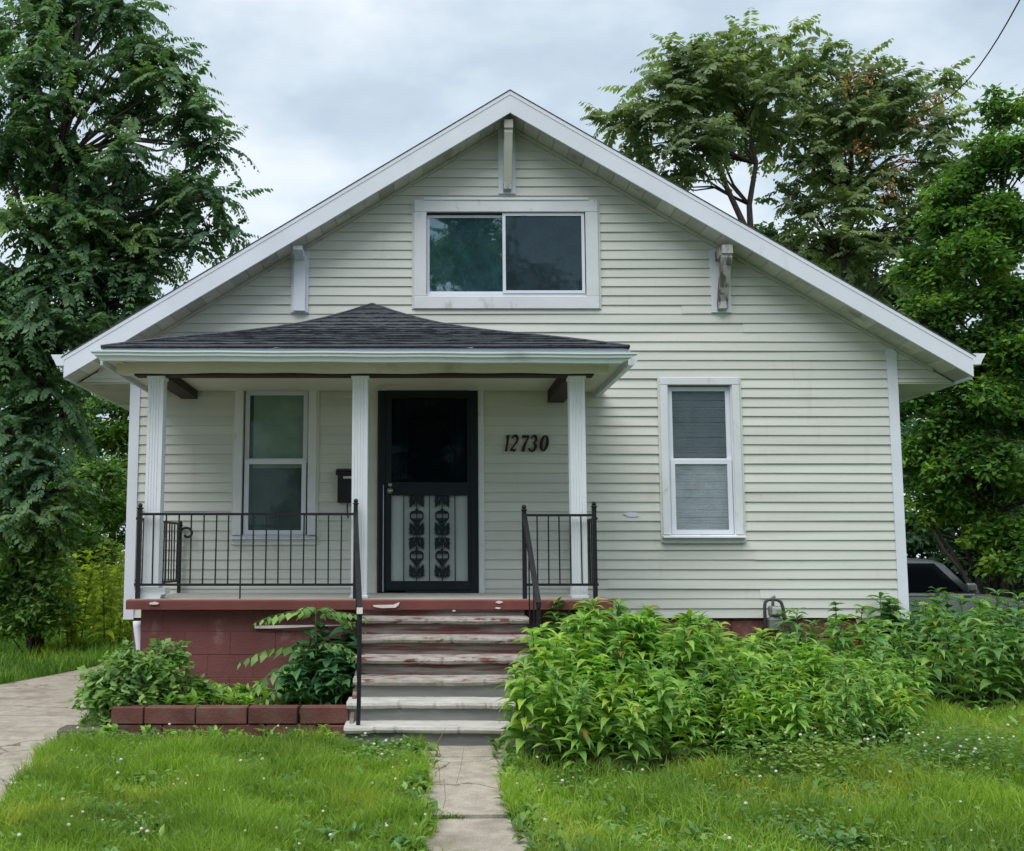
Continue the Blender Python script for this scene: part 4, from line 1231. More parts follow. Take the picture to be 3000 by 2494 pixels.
# umbrella crowned tree behind the roof
y = 12.5
bl = [blob(2010, 190, y, 120), blob(2180, 160, y + .5, 120), blob(1900, 260, y - .3, 95), blob(2080, 300, y + .4, 130), blob(2250, 280, y - .4, 120), blob(1860, 380, y, 85), blob(1990, 430, y - .5, 100), blob(2180, 400, y + .3, 90), blob(2130, 130, y, 60),
      blob(1960, 520, y, 55), blob(1905, 450, y + .3, 60)]
tb = W(2205, 1700, y)
tree('umbrella_tree', 'tall slender tree with a flat spreading crown and forked bare trunks rising behind the roof', 'tree', (tb[0], y, 0),
     [(tb[0], y, -.1), PX(2205, 1000, y), PX(2200, 700, y), PX(2195, 600, y), PX(2215, 480, y), PX(2190, 360, y), PX(2170, 240, y)], .10, bl, 'l_back', 'frond', 84, (.45, .95), droop=(.15, .6), lr=.25, clus=7)
y = 13.5
bl = [blob(2400, 200, y, 70), blob(2390, 330, y, 130), blob(2540, 260, y + .5, 105), blob(2640, 280, y, 100), blob(2740, 260, y + .3, 55), blob(2520, 400, y - .4, 140), blob(2680, 400, y, 110), blob(2400, 480, y + .3, 100), blob(2560, 560, y, 130), blob(2420, 640, y - .3, 100), blob(2620, 680, y, 110), blob(2300, 590, y, 50), blob(2380, 160, y, 40), blob(2500, 190, y, 40), blob(2755, 210, y, 30), blob(2330, 220, y, 80), blob(2300, 400, y, 100), blob(2790, 480, y, 90), blob(2480, 760, y, 110), blob(2760, 620, y, 80), blob(2720, 740, y, 100), blob(2330, 720, y, 60)]
tb = W(2480, 1700, y)
t2 = tree('umbrella_tree', 'tall tree with olive fronds and orange seed bunches behind the right eave', 'tree', (tb[0], y, 0),
          [(tb[0], y, -.1), PX(2480, 1000, y), PX(2470, 760, y), PX(2480, 560, y), PX(2500, 400, y), PX(2490, 280, y)], .10, bl, 'l_back', 'frond', 84, (.45, .95), droop=(.15, .6), lr=.25, clus=7)
for (u, v) in ((2540, 220), (2700, 350), (2520, 430), (2640, 480), (2600, 560), (2480, 250), (2745, 300)):
    c = np.array(PX(u, v, y - 1.1)); n_ = 70
    P = c + rg.normal(0, .16, (n_, 3)); D = norm(rand_dirs(n_, -1, .3)); wv = norm(np.cross(D, (0, 0, 1.)) + rg.normal(0, .4, D.shape)); ln = rg.uniform(.06, .12, n_)
    V, Q = diamonds(P, D, wv, ln, ln * .3); stuff(raw('seed_bunch', V, Q, 'seeds', t2))
    
# second forked stem left of the first
y = 12.2
bl = [blob(2060, 250, y, 90), blob(1950, 330, y, 90), blob(2040, 390, y - .4, 80)]
tb = W(2215, 1700, y)
tree('umbrella_tree', 'thin leaning stem with leafy top beside the forked trunk behind the roof', 'tree', (tb[0], y, 0),
     [(tb[0], y, -.1), PX(2215, 900, y), PX(2180, 660, y), PX(2120, 530, y), PX(2080, 430, y), PX(2060, 330, y)], .10, bl, 'l_back', 'frond', 84, (.45, .95), droop=(.15, .6), lr=.25)

# bright tree at the right
y = 6.8
bl = [blob(2950, 330, y, 75), blob(2900, 470, y, 95), blob(2990, 480, y - .3, 110), blob(2820, 560, y + .3, 85), blob(2900, 640, y - .5, 120), blob(2990, 700, y, 130), blob(2780, 660, y, 85), blob(2850, 780, y - .4, 120), blob(2720, 790, y + .4, 90),
      blob(2960, 880, y - .6, 130), blob(2800, 930, y, 120), blob(2930, 1040, y - .2, 130), blob(2760, 1060, y + .3, 100), blob(2850, 1170, y - .5, 120), blob(2980, 1230, y, 120), blob(2740, 1260, y + .2, 90), blob(2870, 1340, y - .4, 110), blob(2990, 1420, y - .2, 110), blob(2780, 1430, y + .2, 80), blob(2915, 275, y, 25), blob(2700, 920, y, 80), blob(2680, 1150, y + .3, 80), blob(2690, 1350, y + .4, 75), blob(2830, 1500, y + .3, 80), blob(2930, 1560, y, 95), blob(3010, 1600, y - .4, 100), blob(3020, 1000, y - .5, 110), blob(2700, 1480, y + .5, 70), blob(2780, 560, y, 60)]
tb = W(2930, 1800, y)
tree('leafy_tree', 'bright green leafy tree at the corner of the house above the car', 'tree', (tb[0], y, -.1),
     [(tb[0], y, -.2), PX(2930, 1500, y), PX(2925, 1200, y), PX(2920, 900, y), PX(2930, 620, y), PX(2945, 380, y)], .11, bl, 'l_right', 'leaf', 330, leaf=.115, clus=10)

# darker trees further back, right
tf = lambda lab, y, u0, v0, bl, mt, per=105, leaf=.19, tr=.13, nm='dark_tree', vb=1720: tree(nm, lab, 'tree', (W(u0, vb, y)[0], y, 0), [(W(u0, vb, y)[0], y, -.2)] + [PX(u0 + (i % 2) * 8, vb + (v0 - vb) * i / 5, y) for i in range(1, 6)], tr, bl, mt, 'leaf', per, leaf=leaf, clus=8, group='dark trees behind the house')
y = 17.5
tf('dark leafy tree seen low above the right slope of the roof', y, 2400, 760, [blob(2300, 760, y, 90), blob(2420, 800, y, 110), blob(2550, 780, y + .5, 100), blob(2500, 900, y, 120), blob(2640, 880, y, 90), blob(2250, 690, y, 45), blob(2620, 1000, y, 120), blob(2330, 680, y, 40)], 'l_dark')
y = 19.5
tf('dark tree standing directly behind the bright tree and the car', y, 2820, 760, [blob(2720, 860, y, 110), blob(2860, 800, y, 120), blob(2980, 900, y, 120), blob(2760, 1020, y, 120), blob(2900, 1080, y, 130), blob(3020, 1150, y, 120), blob(2700, 1190, y, 110), blob(2830, 1260, y, 120), blob(2960, 1340, y, 120), blob(2720, 1380, y, 110), blob(2850, 1460, y, 120), blob(3000, 1520, y, 120), blob(2720, 1560, y, 100), blob(2860, 1620, y, 100), blob(3050, 1680, y, 120)], 'l_dark', 120)
y = 11.0
tf('low dark tree closing the view past the parked car', y, 2860, 1420, [blob(2680, 1560, y, 80), blob(2790, 1480, y + .4, 110), blob(2920, 1540, y, 110), blob(3030, 1500, y, 110), blob(2900, 1640, y, 90), blob(3020, 1660, y, 90), blob(2700, 1620, y, 70), blob(2960, 1760, y, 80), blob(3060, 1800, y, 80), blob(2820, 1730, y, 80), blob(2700, 1740, y, 70), blob(2660, 1400, y, 80), blob(2640, 1280, y, 70), blob(2740, 1340, y, 90), blob(2880, 1400, y, 100), blob(3000, 1360, y, 100)], 'l_dark', 200, .15, .07)
# trees further back, left
y = 17.0
tf('dark tree on the far side of the drive behind the tall tree', y, 60, 860, [blob(-20, 900, y, 130), blob(120, 960, y, 110), blob(250, 1000, y, 110), blob(20, 1080, y, 130), blob(160, 1150, y, 120), blob(300, 1120, y, 90), blob(60, 1260, y, 130), blob(200, 1300, y, 120), blob(20, 1420, y, 120), blob(150, 1460, y, 110), blob(-20, 1580, y, 110), blob(100, 1620, y, 110), blob(230, 1560, y, 80)], 'l_mid', 80)
y = 13.0
tree('leafy_tree', 'pale green round leafed tree showing between the drive and the corner board', 'tree', (W(330, 1720, y)[0], y, .08),
     [(W(330, 1720, y)[0], y, 0)] + [PX(330, 1720 - i * 100, y) for i in range(1, 6)], .10, [blob(330, 1180, y, 75), blob(270, 1270, y, 80), blob(370, 1290, y, 75), blob(240, 1380, y, 80), blob(340, 1400, y, 85), blob(300, 1500, y, 90), blob(390, 1480, y, 70), blob(210, 1480, y, 70), blob(410, 1180, y, 70)], 'l_mid', 'leaf', 260, leaf=.14, clus=9)
y = 11.0
tree('leafy_shrub', 'dark green shrub at the edge of the drive under the tall tree', 'shrub', (W(120, 1870, y)[0], y, .08), [(W(120, 1870, y)[0], y, 0), PX(120, 1780, y), PX(115, 1680, y), PX(120, 1580, y)], .06,
     [blob(20, 1560, y, 100), blob(130, 1520, y, 100), blob(240, 1600, y, 85), blob(60, 1680, y, 100), blob(180, 1700, y, 85), blob(20, 1790, y, 80), blob(130, 1800, y, 75), blob(230, 1760, y, 60), blob(280, 1400, y + .5, 70), blob(350, 1500, y + 1, 60), blob(200, 1420, y, 80), blob(300, 1640, y + .5, 70), blob(60, 1440, y, 95), blob(380, 1600, y + 1.5, 60), blob(-20, 1700, y, 90)], 'l_mid', 'leaf', 330, leaf=.12, clus=8)
y = 3.9
tree('leafy_shrub', 'low dark shrub around the foot of the tall tree', 'shrub', (W(90, 1900, y)[0], y, .08), [(W(90, 1900, y)[0], y, 0), PX(90, 1850, y), PX(88, 1760, y), PX(90, 1660, y)], .03,
     [blob(60, 1620, y, 70), blob(140, 1680, y, 60), blob(20, 1720, y, 75), blob(100, 1770, y, 65), blob(180, 1780, y, 45), blob(30, 1820, y, 55), blob(130, 1840, y, 45), blob(170, 1600, y + .3, 50)], 'l_mid', 'leaf', 420, leaf=.10, clus=8)
y = 24.0
for k, (u, v0) in enumerate(((-150, 1000), (3200, 900))):
    tree('distant_tree', ['far tree closing off the view at the end of the lawn beyond the drive', 'far tree at the end of the yard beyond the parked car'][k], 'tree', (W(u, 1700, y)[0], y, 0), [(W(u, 1700, y)[0], y, -.1)] + [PX(u, 1700 + (v0 - 1700) * i / 4, y) for i in range(1, 5)], .25,
         [blob(u + rg.uniform(-160, 160), v, y + rg.uniform(-1, 1), 120) for v in range(v0, 1750, 70)], 'l_dark', 'leaf', 80, leaf=.25, clus=8)


# trees across the street, seen only in the window glass
def copy_tree(o, loc, rz, label):
    c = o.copy(); COL.objects.link(c); c.location = loc; c.rotation_euler = (0, 0, rz); c['label'] = label
    for ch in o.children:
        d_ = ch.copy(); COL.objects.link(d_); d_.parent = c
    return c


src = bpy.data.objects['leafy_tree']
src2 = bpy.data.objects['tall_tree']
for k, (sr, x, y, rz, sc, lab) in enumerate((
        (src, 1.8, -29, 2.2, 1.75, 'broad leafy tree across the street, mirrored in the gable window'),
        (src2, -4.5, -31, 4.0, 1.25, 'tall fronded tree across the street facing the porch window'),
        (src, 8.0, -30, .7, 1.8, 'leafy tree across the street facing the lawn corner'),
        (src2, 13.5, -30, 1.7, 1.3, 'tall fronded tree across the street facing the parked car'),
        (src, -10.5, -30, 5.0, 1.7, 'leafy tree across the street facing the end of the drive'),
        (src2, -.4, -33, 3.3, 1.45, 'tall fronded tree across the street opposite the gable window'),
        (src2, 4.5, -36, 2.9, 1.4, 'tall fronded tree set back across the street'))):
    c_ = copy_tree(sr, (x, y, -.3), rz, lab); c_.scale = (sc, sc, sc)
    if 'group' in c_: del c_['group']

# ------------------------------------------------------------------ weeds
rw = np.random.default_rng(5)


def leaf_geo(base, az, el, bend, L, Wd, roll=0.0, n=5):
    """arched lanceolate blade folded on its midrib"""
    h = np.array((math.cos(az), math.sin(az), 0)); s_ = np.array((-math.sin(az), math.cos(az), 0))
    p = np.array(base, float); vs = []
    prof = [.12, .75, 1.0, .72, .30, .02]
    for i in range(n + 1):
        e_ = el - bend * i / n
        d = h * math.cos(e_) + np.array((0, 0, math.sin(e_)))
        up = -h * math.sin(e_) + np.array((0, 0, math.cos(e_)))
        sd = s_ * math.cos(roll) + up * math.sin(roll)
        w_ = Wd * prof[i]
        vs += [p + sd * w_ + up * w_ * .35, p.copy(), p - sd * w_ + up * w_ * .35]
        p = p + d * L / n
    fs = []
    for i in range(n):
        a = 3 * i; fs += [(a, a + 1, a + 4, a + 3), (a + 1, a + 2, a + 5, a + 4)]
    return vs, fs


def weed_leaves(h, nodes_, lmax, seed, broad=.17):
    r_ = random.Random(seed); out_ = []
    az = r_.uniform(0, 6.28); bend = r_.uniform(0, 6.28); lean = r_.uniform(.02, .14) * h
    def at(t): return (lean * t * t * math.cos(bend), lean * t * t * math.sin(bend), h * t)
    for k in range(nodes_):
        t = .12 + .88 * (k / (nodes_ - 1)) ** .75
        cnt = 4 if k < nodes_ - 1 else 6
        for j in range(cnt):
            a = az + 6.283 * j / cnt + r_.uniform(-.3, .3)
            top = t > .9
            L = lmax * (.62 + .5 * math.sin(math.pi * min(1, .15 + t * .8))) * r_.uniform(.75, 1.15) * (.80 if top else 1)
            out_.append((at(t), a, R(r_.uniform(12, 52) if top else r_.uniform(0, 42)), R(r_.uniform(35, 85) if top else r_.uniform(45, 100)), L, L * broad * r_.uniform(.85, 1.2), r_.uniform(-.35, .35)))
        az += 1.1
    return at, out_


WP = {}


def weed_proto(key, h, nodes_, lmax, seed, broad, leafm):
    at, lv = weed_leaves(h, nodes_, lmax, seed, broad)
    sm = MB().tube([at(t) for t in (0, .25, .5, .75, 1)], [.010, .009, .007, .005, .003], 5)
    stem = bpy.data.meshes.new('stem'); stem.from_pydata(sm.v, [], sm.f); stem.materials.append(MT['stem'])
    def mk(ls):
        m = MB()
        for l in ls: m.add(*leaf_geo(*l))
        me = bpy.data.meshes.new('leaves'); me.from_pydata(m.v, [], m.f); me.materials.append(MT[leafm])
        me.polygons.foreach_set('use_smooth', [True] * len(me.polygons)); me.update(); return me
    top = sorted(range(len(lv)), key=lambda i: -lv[i][0][2])[:18]
    WP[key] = (stem, mk(lv), mk([l for i, l in enumerate(lv) if i not in top]), [mk([lv[i]]) for i in top])


def put(name, me, parent):
    o = bpy.data.objects.new(name, me); COL.objects.link(o); o.parent = parent; return o


def plant(key, x, y, z, rz, sc, label, group, split=False, name='leafy_weed', tilt=0):
    t = thing(name, label, 'weed', (x, y, z), group)
    t.rotation_euler = (tilt * math.cos(rz * 3), tilt * math.sin(rz * 3), rz); t.scale = (sc, sc, sc)
    st_, full, rest, lone = WP[key]
    put('stem', st_, t)
    if split:
        stuff(put('foliage', rest, t))
        for l in lone: put('leaf', l, t)
    else:
        stuff(put('foliage', full, t))
    return t


for k in range(7): weed_proto(k, .92, 14, (.25, .30, .27, .22, .29, .26, .19)[k], 40 + k, (.15, .13, .14, .17, .12, .15, .20)[k], 'l_weed2' if k == 6 else 'l_weed')
for k in range(5): weed_proto(10 + k, .80, 11, (.22, .26, .19, .24, .16)[k], 60 + k, (.17, .15, .22, .17, .27)[k], 'l_weed2')
for k in range(3): weed_proto(20 + k, .45, 6, .20, 80 + k, .26, 'l_teal')


# outline of the front bed: plan polygon and height of growth
def bed_h(x, y):
    # tall next to the steps, lower to the right and front
    a = 1.02 - .17 * (x - 1.0)
    f_ = min(1, max(.48, .50 + (y + 4.4) * .31))
    return max(.35, a * f_)


pts = []
tries = 0
while len(pts) < 196 and tries < 9000:
    tries += 1
    x = rw.uniform(.50, 4.15); y = rw.uniform(-4.4, -.55)
    lo = np.interp(x, [.55, 1.0, 2.8, 3.5, 4.0, 4.2], [-4.1, -4.4, -4.1, -3.6, -2.7, -1.9])
    hi = np.interp(x, [.55, .95, 1.0, 1.66, 1.7, 4.2], [-2.75, -2.0, -1.9, -1.9, -.45, -.5])
    if x < np.interp(y, [-4.1, -3.7, -3.3, -2.6], [.55, .66, .82, 1.02]): continue
    if y < lo or y > hi: continue
    if any((x - a) ** 2 + (y - b) ** 2 < .155 ** 2 for a, b in pts): continue
    pts.append((x, y))
pts.sort(key=lambda p: p[1])
def weed_label(x, y, wall):
    if wall:
        if x < 2.4: return 'darker leafy weed against the foundation between the porch and the window', 'weeds by the porch side'
        if x < 3.3: return 'darker leafy weed against the foundation under the window with blinds', 'weeds under the window'
        return 'darker leafy weed against the foundation around the gas meter', 'weeds around the gas meter'
    if x < 1.25: return 'tall bright green leafy weed crowding the handrail of the front steps', 'weeds crowding the steps'
    if y < -2.9: return 'bright green leafy weed at the grassy front edge of the thick bed', 'weeds at the front edge of the bed'
    if x < 2.6: return 'bright green leafy weed in the middle of the thick bed before the porch', 'weeds in the middle of the bed'
    return 'bright green leafy weed at the low end of the thick bed below the gas meter', 'weeds at the low end of the bed'

for i, (x, y) in enumerate(pts):
    near_wall = y > -1.5 and x > 1.7
    h_ = bed_h(x, y)
    if near_wall: h_ = np.interp(x, [1.7, 2.4, 3.3, 4.2], [.78, .60, .48, .62])
    split = i < 12 or (abs(x - 1.2) < .5 and y < -2.9 and i < 22)
    plant(int(rw.integers(0, 7)) if not near_wall else 10 + int(rw.integers(0, 5)), x, y, .07, rw.uniform(0, 6.28), h_ / .92 * rw.uniform(.84, 1.08),
          *weed_label(x, y, near_wall), split, tilt=.12)
pts2 = []
tries = 0
while len(pts2) < 74 and tries < 9000:
    tries += 1
    x = rw.uniform(3.5, 7.0); y = rw.uniform(-2.0, .9)
    lo = np.interp(x, [3.5, 4.2, 5.2, 7.0], [-1.3, -1.75, -1.65, -1.8])
    if y < lo or (x < 5.0 and y > -.35): continue
    if any((x - a) ** 2 + (y - b) ** 2 < .22 ** 2 for a, b in pts2): continue
    pts2.append((x, y))
for i, (x, y) in enumerate(pts2):
    plant(10 + int(rw.integers(0, 5)), x, y, float(gz(x, y)) - .01, rw.uniform(0, 6.28), np.interp(y, [-1.8, -1.0, .5], [.82, 1.0, 1.12]) * rw.uniform(.9, 1.15),
          'leafy weed in the dark green bed past the corner of the house', 'weeds past the house corner', False, tilt=.12)
for k in range(4): weed_proto(30 + k, 1.5, 15, (.26, .22, .30, .24)[k], 90 + k, (.20, .24, .16, .22)[k], 'l_yellow')
for k in range(34):
    yy = 4.6 + 5.0 * rw.random(); x, _ = W(rw.uniform(185, 420), 1800, yy)
    if x > -3.5: continue
    if x > float(np.interp(yy, [p[0] for p in DL], [p[1] for p in DL])) - .05: x = float(np.interp(yy, [p[0] for p in DL], [p[1] for p in DL])) - rw.uniform(.05, .5)
    plant(30 + k % 4, x, yy, .06, rw.uniform(0, 6.28), rw.uniform(.45, 1.0), 'tall yellow green weed beyond the drive behind the porch corner', 'yellow weeds beyond the drive', False, name='tall_weed', tilt=.1)
# a vine climbing the corner board
for k, (u, v) in enumerate(((2600, 1790), (2580, 1775), (2618, 1780), (2560, 1800), (2640, 1790))):
    x, zt = W(u, v, -.3)
    plant(10 + k % 5, x, -.3, .07, rw.uniform(0, 6.28), (zt + .05) / .80 * .95, 'tall leafy weed reaching up the corner board of the house', 'weeds at the corner board', False)
# planter plants
for k, (u, v, s_) in enumerate(((1020, 2000, .9), (960, 2010, .95), (900, 2000, 1.05), (985, 1960, 1.0), (930, 1950, 1.1), (1015, 1930, 1.0), (860, 2030, .8), (1000, 2040, .7), (940, 2045, .65), (880, 2045, .6), (1000, 1900, 1.25), (950, 1890, 1.3), (1025, 1870, 1.35), (900, 1930, 1.2), (830, 2040, .7), (1010, 1980, 1.0))):
    yy = min(PF - .05, PLY + .25 + .75 * (2045 - v) / 120)
    x, _ = W(u, v, yy)
    plant(20 + k % 3, x, yy, .25, rw.uniform(0, 6.28), s_, 'dark broad leaved plant in the planter next to the steps', 'broad leaved plants in the planter', k in (0, 2), name='broad_leaf_plant')
# sapling with fern-like leaves
sx, sz_ = W(928, 1800, -2.25)
sp = thing('sapling', 'young sapling with long feathery leaves growing from the planter', 'sapling', (sx, -2.25, .28))
MB().tube([(sx + .02, -2.25, .28), (sx, -2.24, .6), (sx - .01, -2.25, sz_ + .02)], [.012, .010, .006], 6).build('stem', 'stem', sp, True)
for k, (az, zz, L_, dr_, elv) in enumerate(((200, sz_, .46, .35, .25), (170, sz_ + .01, .40, .45, .3), (-20, sz_, .40, .30, .25), (10, sz_ - .02, .36, .5, .2), (250, sz_ + .02, .30, .45, .6), (300, sz_ + .02, .28, .35, .5), (195, sz_ - .30, .58, .45, .35), (215, sz_ - .42, .55, .6, .35), (-35, sz_ - .25, .42, .5, .3), (230, sz_ - .52, .5, .5, .3))):
    d = norm(np.array([[math.cos(R(az)), math.sin(R(az)), elv]]))
    V, Q = fronds(np.array([[sx, -2.25, zz]]), d, np.array([L_ * 1.15]), np.array([dr_]), 9, .25, .24)
    fr_ = stuff(raw('frond', V, Q, 'l_bush', sp))
    s2 = np.linspace(0, 1, 6)
    MB().tube([tuple(np.array((sx, -2.25, zz)) + d[0] * L_ * 1.15 * t - np.array((0, 0, dr_ * L_ * 1.15 * t * t))) for t in s2], .004, 4).build('stalk', 'stem', fr_)
# rounded bush at the planter end
yb_ = -2.75
bl = [blob(330, 2010, yb_, 62), blob(420, 1960, yb_, 62), blob(500, 1990, yb_ + .2, 55), blob(560, 2020, yb_ + .2, 40), blob(300, 2070, yb_ - .1, 48), blob(380, 2050, yb_ - .15, 58), blob(460, 2040, yb_, 50), blob(345, 1940, yb_ + .1, 40), blob(510, 1930, yb_ + .25, 32), blob(290, 1990, yb_, 35), blob(350, 2110, yb_ - .1, 40), blob(460, 1900, yb_ + .2, 22), blob(380, 1900, yb_, 20), blob(265, 2040, yb_, 30), blob(600, 2035, yb_ + .3, 28), blob(530, 1890, yb_ + .3, 16)]
bxx = W(410, 2080, yb_)[0]
tree('garden_bush', 'fresh green bush spilling over the end of the red planter wall', 'bush', (bxx, yb_, .1), [(bxx, yb_, .1), (bxx + .01, yb_, .25), (bxx, yb_, .38), (bxx, yb_, .48)], .02, bl, 'l_bush', 'leaf', 1250, leaf=.075, clus=9, barks='stem')


# ------------------------------------------------------------------ grass
def blades(name, N, sampler, h, wd, m, lean=.45, seed=1, parent=None):
    r_ = np.random.default_rng(seed)
    x, y = sampler(r_, N); N = len(x)
    z = gz(x, y) - .015
    clump = .5 + .5 * np.sin(x * 3.1 + 1.7 * np.sin(y * 2.3)) * np.sin(y * 2.7 + 1.3 * np.sin(x * 1.9))
    hh = h * r_.uniform(.40, 1.2, N) ** 1.15 * (.55 + .55 * clump + .35 * np.sin(x * 7.3 + 2 * np.sin(y * 5)) * np.sin(y * 8.1))
    hh = hh * np.where((x > PLX0 - .5) & (x < -.1), np.clip((PLY - y) / .65, .14, 1), 1)
    az = r_.uniform(0, 2 * np.pi, N); ln = lean * r_.uniform(.2, 1.3, N)
    dx, dy = np.cos(az), np.sin(az)
    fz = r_.uniform(0, np.pi, N); wx, wy = np.cos(fz) * wd * .5, np.sin(fz) * wd * .5
    k = r_.uniform(.7, 1.3, N); wx, wy = wx * k, wy * k
    B = np.stack([x, y, z], 1); wv = np.stack([wx, wy, np.zeros(N)], 1)
    M_ = B + np.stack([dx * ln * hh * .35, dy * ln * hh * .35, hh * .6], 1)
    T_ = B + np.stack([dx * ln * hh * 1.1, dy * ln * hh * 1.1, hh * (1 - .3 * ln)], 1)
    V = np.stack([B - wv, B + wv, M_ - wv * .8, M_ + wv * .8, T_ - wv * .12, T_ + wv * .12], 1)
    i = np.arange(N)[:, None] * 6
    Q = np.stack([i + np.array([0, 1, 3, 2]), i + np.array([2, 3, 5, 4])], 1)
    o = raw(name, V, Q, m, parent)
    return stuff(o)


def dr_edge(y): return np.interp(y, [p[0] for p in DR], [p[1] for p in DR])


def s_left(r_, N):
    y = -3.0 - 4.3 * r_.uniform(0, 1, N) ** .9
    wob_ = .05 * np.sin(y * 5.2) + .03 * np.sin(y * 13)
    a = dr_edge(y) - .03 + .04 * np.sin(y * 7); b = -.03 + wob_
    b = np.where(y > -3.45, -.62, b)
    x = a + (b - a) * r_.uniform(0, 1, N)
    keep = ~((y > PLY - .13) & (x > PLX0 - .45))
    return x[keep], y[keep]


def s_right(r_, N):
    y = -1.0 - 6.2 * r_.uniform(0, 1, N) ** .8
    a = .50 + .05 * np.sin(y * 4.1) + .03 * np.sin(y * 11) - .04 * (y + 4)* (y > -4.2)
    x = a + (6.5 - a) * r_.uniform(0, 1, N) ** 1.1
    keep = (y < np.interp(x, [.5, 1.0, 2.8, 3.5, 4.0, 4.3, 6.5], [-4.1, -4.3, -4.0, -3.5, -2.5, -1.6, -1.5]))
    return x[keep], y[keep]


def s_far(r_, N):
    y = -4 + 16 * r_.uniform(0, 1, N); a = np.interp(y, [p[0] for p in DL], [p[1] for p in DL]) + .02
    x = a - 7 * r_.uniform(0, 1, N) ** 1.4
    return x, y


blades('lawn_grass', 120000, s_left, .175, .0058, 'grass', .55, 2)
blades('lawn_grass', 150000, s_right, .180, .0058, 'grass', .55, 3)
blades('rough_grass', 60000, s_far, .20, .012, 'grass2', .5, 4)


def s_strip(r_, N):   # grass between drive and house, and planter tuft
    y = r_.uniform(-2.6, 4, N); x = dr_edge(y) + r_.uniform(-.02, .12, N); return x, y


blades('rough_grass', 3000, s_strip, .12, .008, 'grass2', .6, 6)
t_ = blades('planter_grass', 1900, lambda r_, N: (r_.uniform(-2.1, -.85, N), r_.uniform(PLY + .1, PF, N)), .46, .009, 'grass', .9, 8)
t_.location.z = .20


def s_crack(r_, N):
    n1_ = N // 2
    x = np.concatenate([-.10 + .30 * r_.uniform(0, 1, n1_) ** 1.5, .62 - .17 * r_.uniform(0, 1, N - n1_) ** 1.5])
    return x, np.full(N, -5.38) + r_.normal(0, .018, N)


blades('crack_grass', 900, s_crack, .12, .006, 'grass2', 1.0, 9)
blades('crack_grass', 160, lambda r_, N: (r_.uniform(-.02, .55, N), -3.815 + r_.normal(0, .012, N)), .035, .006, 'grass2', 1.0, 10)
blades('crack_grass', 900, lambda r_, N: (r_.uniform(-.05, .65, N), -6.35 + r_.normal(0, .14, N)), .09, .006, 'grass', .9, 12)


# clover and low broad leaves through the lawn
def low_leaves(name, N, sampler, m, ln, seed, hmax=.09, mode=0):
    r_ = np.random.default_rng(seed); x, y = sampler(r_, N)
    pch = np.sin(x * 2.3 + 2 * np.sin(y * 1.1)) * np.sin(y * 2.9 + x) + r_.normal(0, .35, len(x))
    k = pch > .15; x, y = x[k], y[k]; n = len(x)
    P = np.stack([x, y, gz(x, y) + r_.uniform(.02, hmax, n)], 1)
    a = r_.uniform(0, 6.28, n); D = norm(np.stack([np.cos(a), np.sin(a), r_.uniform(-.2, .7, n)], 1))
    wv = norm(np.cross(D, (0, 0, 1.)) + r_.normal(0, .2, D.shape)); l = ln * r_.uniform(.6, 1.4, n)
    V, Q = diamonds(P, D, wv, l, l * .42)
    return stuff(raw(name, V, Q, m))


low_leaves('clover_leaves', 26000, s_left, 'l_bush', .030, 21)
low_leaves('clover_leaves', 32000, s_right, 'l_bush', .030, 22)
low_leaves('lawn_weeds', 3500, s_left, 'l_mid', .05, 23, .12)
low_leaves('lawn_weeds', 4500, s_right, 'l_mid', .05, 24, .13)


def s_umbel(r_, N):
    x = r_.normal(2.9, .75, N); y = r_.normal(-4.1, .38, N); k = (x > 1) & (y < -3.5); return x[k], y[k]


low_leaves('lawn_weeds', 9000, s_umbel, 'l_mid', .035, 26, .26)


def blossoms(N, sampler, seed, hz=(.08, .15)):
    r_ = np.random.default_rng(seed); x, y = sampler(r_, N); m = MB()
    for i in range(len(x)):
        z = float(gz(x[i], y[i])) + r_.uniform(*hz); r = r_.uniform(.006, .0125)
        m.ball((x[i], y[i], z), r, 5, (1, 1, .8))
    return stuff(m.build('clover_blossoms', 'clover'))


def tufts(name, N, sampler, m, seed, L=(.05, .13), k=(6, 14)):
    r_ = np.random.default_rng(seed); x, y = sampler(r_, N); mm = MB()
    for i in range(len(x)):
        z = float(gz(x[i], y[i])) + .01; n = int(r_.integers(*k)); br_ = r_.uniform(.14, .26)
        for j in range(n):
            l = r_.uniform(*L)
            mm.add(*leaf_geo((x[i] + r_.normal(0, .012), y[i] + r_.normal(0, .012), z + r_.uniform(0, .07)), r_.uniform(0, 6.28), R(r_.uniform(15, 70)), R(r_.uniform(20, 90)), l, l * br_, r_.uniform(-.4, .4), 5))
    return stuff(mm.build(name, m, None, True))


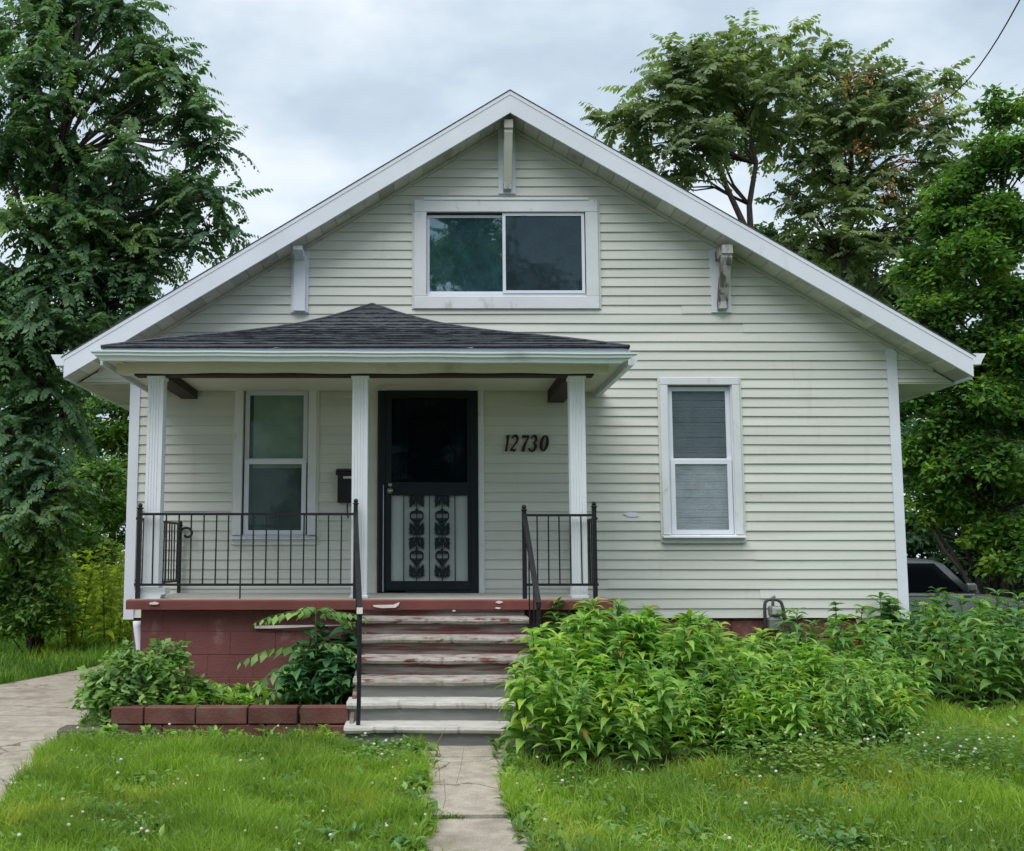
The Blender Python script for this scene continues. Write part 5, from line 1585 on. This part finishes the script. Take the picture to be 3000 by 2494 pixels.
def ragged(r_, N):
    y = r_.uniform(-6.8, -3.5, N); s_ = r_.random(N) < .5
    return np.where(s_, -.06 + r_.normal(0, .05, N), .56 + r_.normal(0, .06, N)), y


tufts('lawn_weeds', 190, s_left, 'l_bush', 51, (.03, .075)); tufts('lawn_weeds', 260, s_right, 'l_bush', 52, (.03, .075))
tufts('lawn_weeds', 26, s_left, 'l_weed2', 53, (.06, .12)); tufts('lawn_weeds', 40, s_right, 'l_weed', 54, (.06, .12))
tufts('lawn_weeds', 26, lambda r_, N: (r_.uniform(PLX0 - .1, -.7, N), PLY - .18 + r_.normal(0, .05, N)), 'l_weed', 55, (.05, .11))
tp_ = tufts('planter_weeds', 46, lambda r_, N: (r_.uniform(-2.2, -.75, N), r_.uniform(PLY + .1, PF - .05, N)), 'l_weed', 58, (.06, .15)); tp_.location.z = .19
tufts('path_weeds', 150, ragged, 'l_mid', 56, (.04, .10), (4, 9))
tufts('lawn_weeds', 120, lambda r_, N: (np.where(r_.random(N) < .5, r_.uniform(-2.2, -.1, N), r_.uniform(.55, 3.0, N)), r_.uniform(-6.4, -5.7, N)), 'l_weed2', 57, (.03, .09))
blossoms(90, s_left, 31); blossoms(130, s_right, 32); blossoms(70, s_umbel, 33, (.12, .28))
# dry stalks standing in the cracks of the walk
m = MB()
for k in range(7):
    x = rnd.choice([rnd.uniform(-.08, .12), rnd.uniform(0, .6)]); y = rnd.choice([-3.82, -5.38, -4.6, -5.9]); z = float(gz(x, y)) + .02
    m.tube([(x, y, z), (x + rnd.uniform(-.03, .03), y, z + .1), (x + rnd.uniform(-.07, .07), y + .02, z + rnd.uniform(.14, .26))], .0018, 3)
stuff(m.build('dry_stalks', 'straw'))

# ------------------------------------------------------------------ overhead wire
p0, p1 = PX(2700, 330, 12.0), PX(3090, -200, 3.0)
pts = [tuple(np.array(p0) * (1 - t) + np.array(p1) * t - np.array((0, 0, .55 * math.sin(math.pi * t)))) for t in np.linspace(0, 1, 16)]
tag(MB().tube(pts, .012, 5).build('overhead_wire', 'cable', None, True), 'thin black service wire crossing the sky above the trees', 'wire')
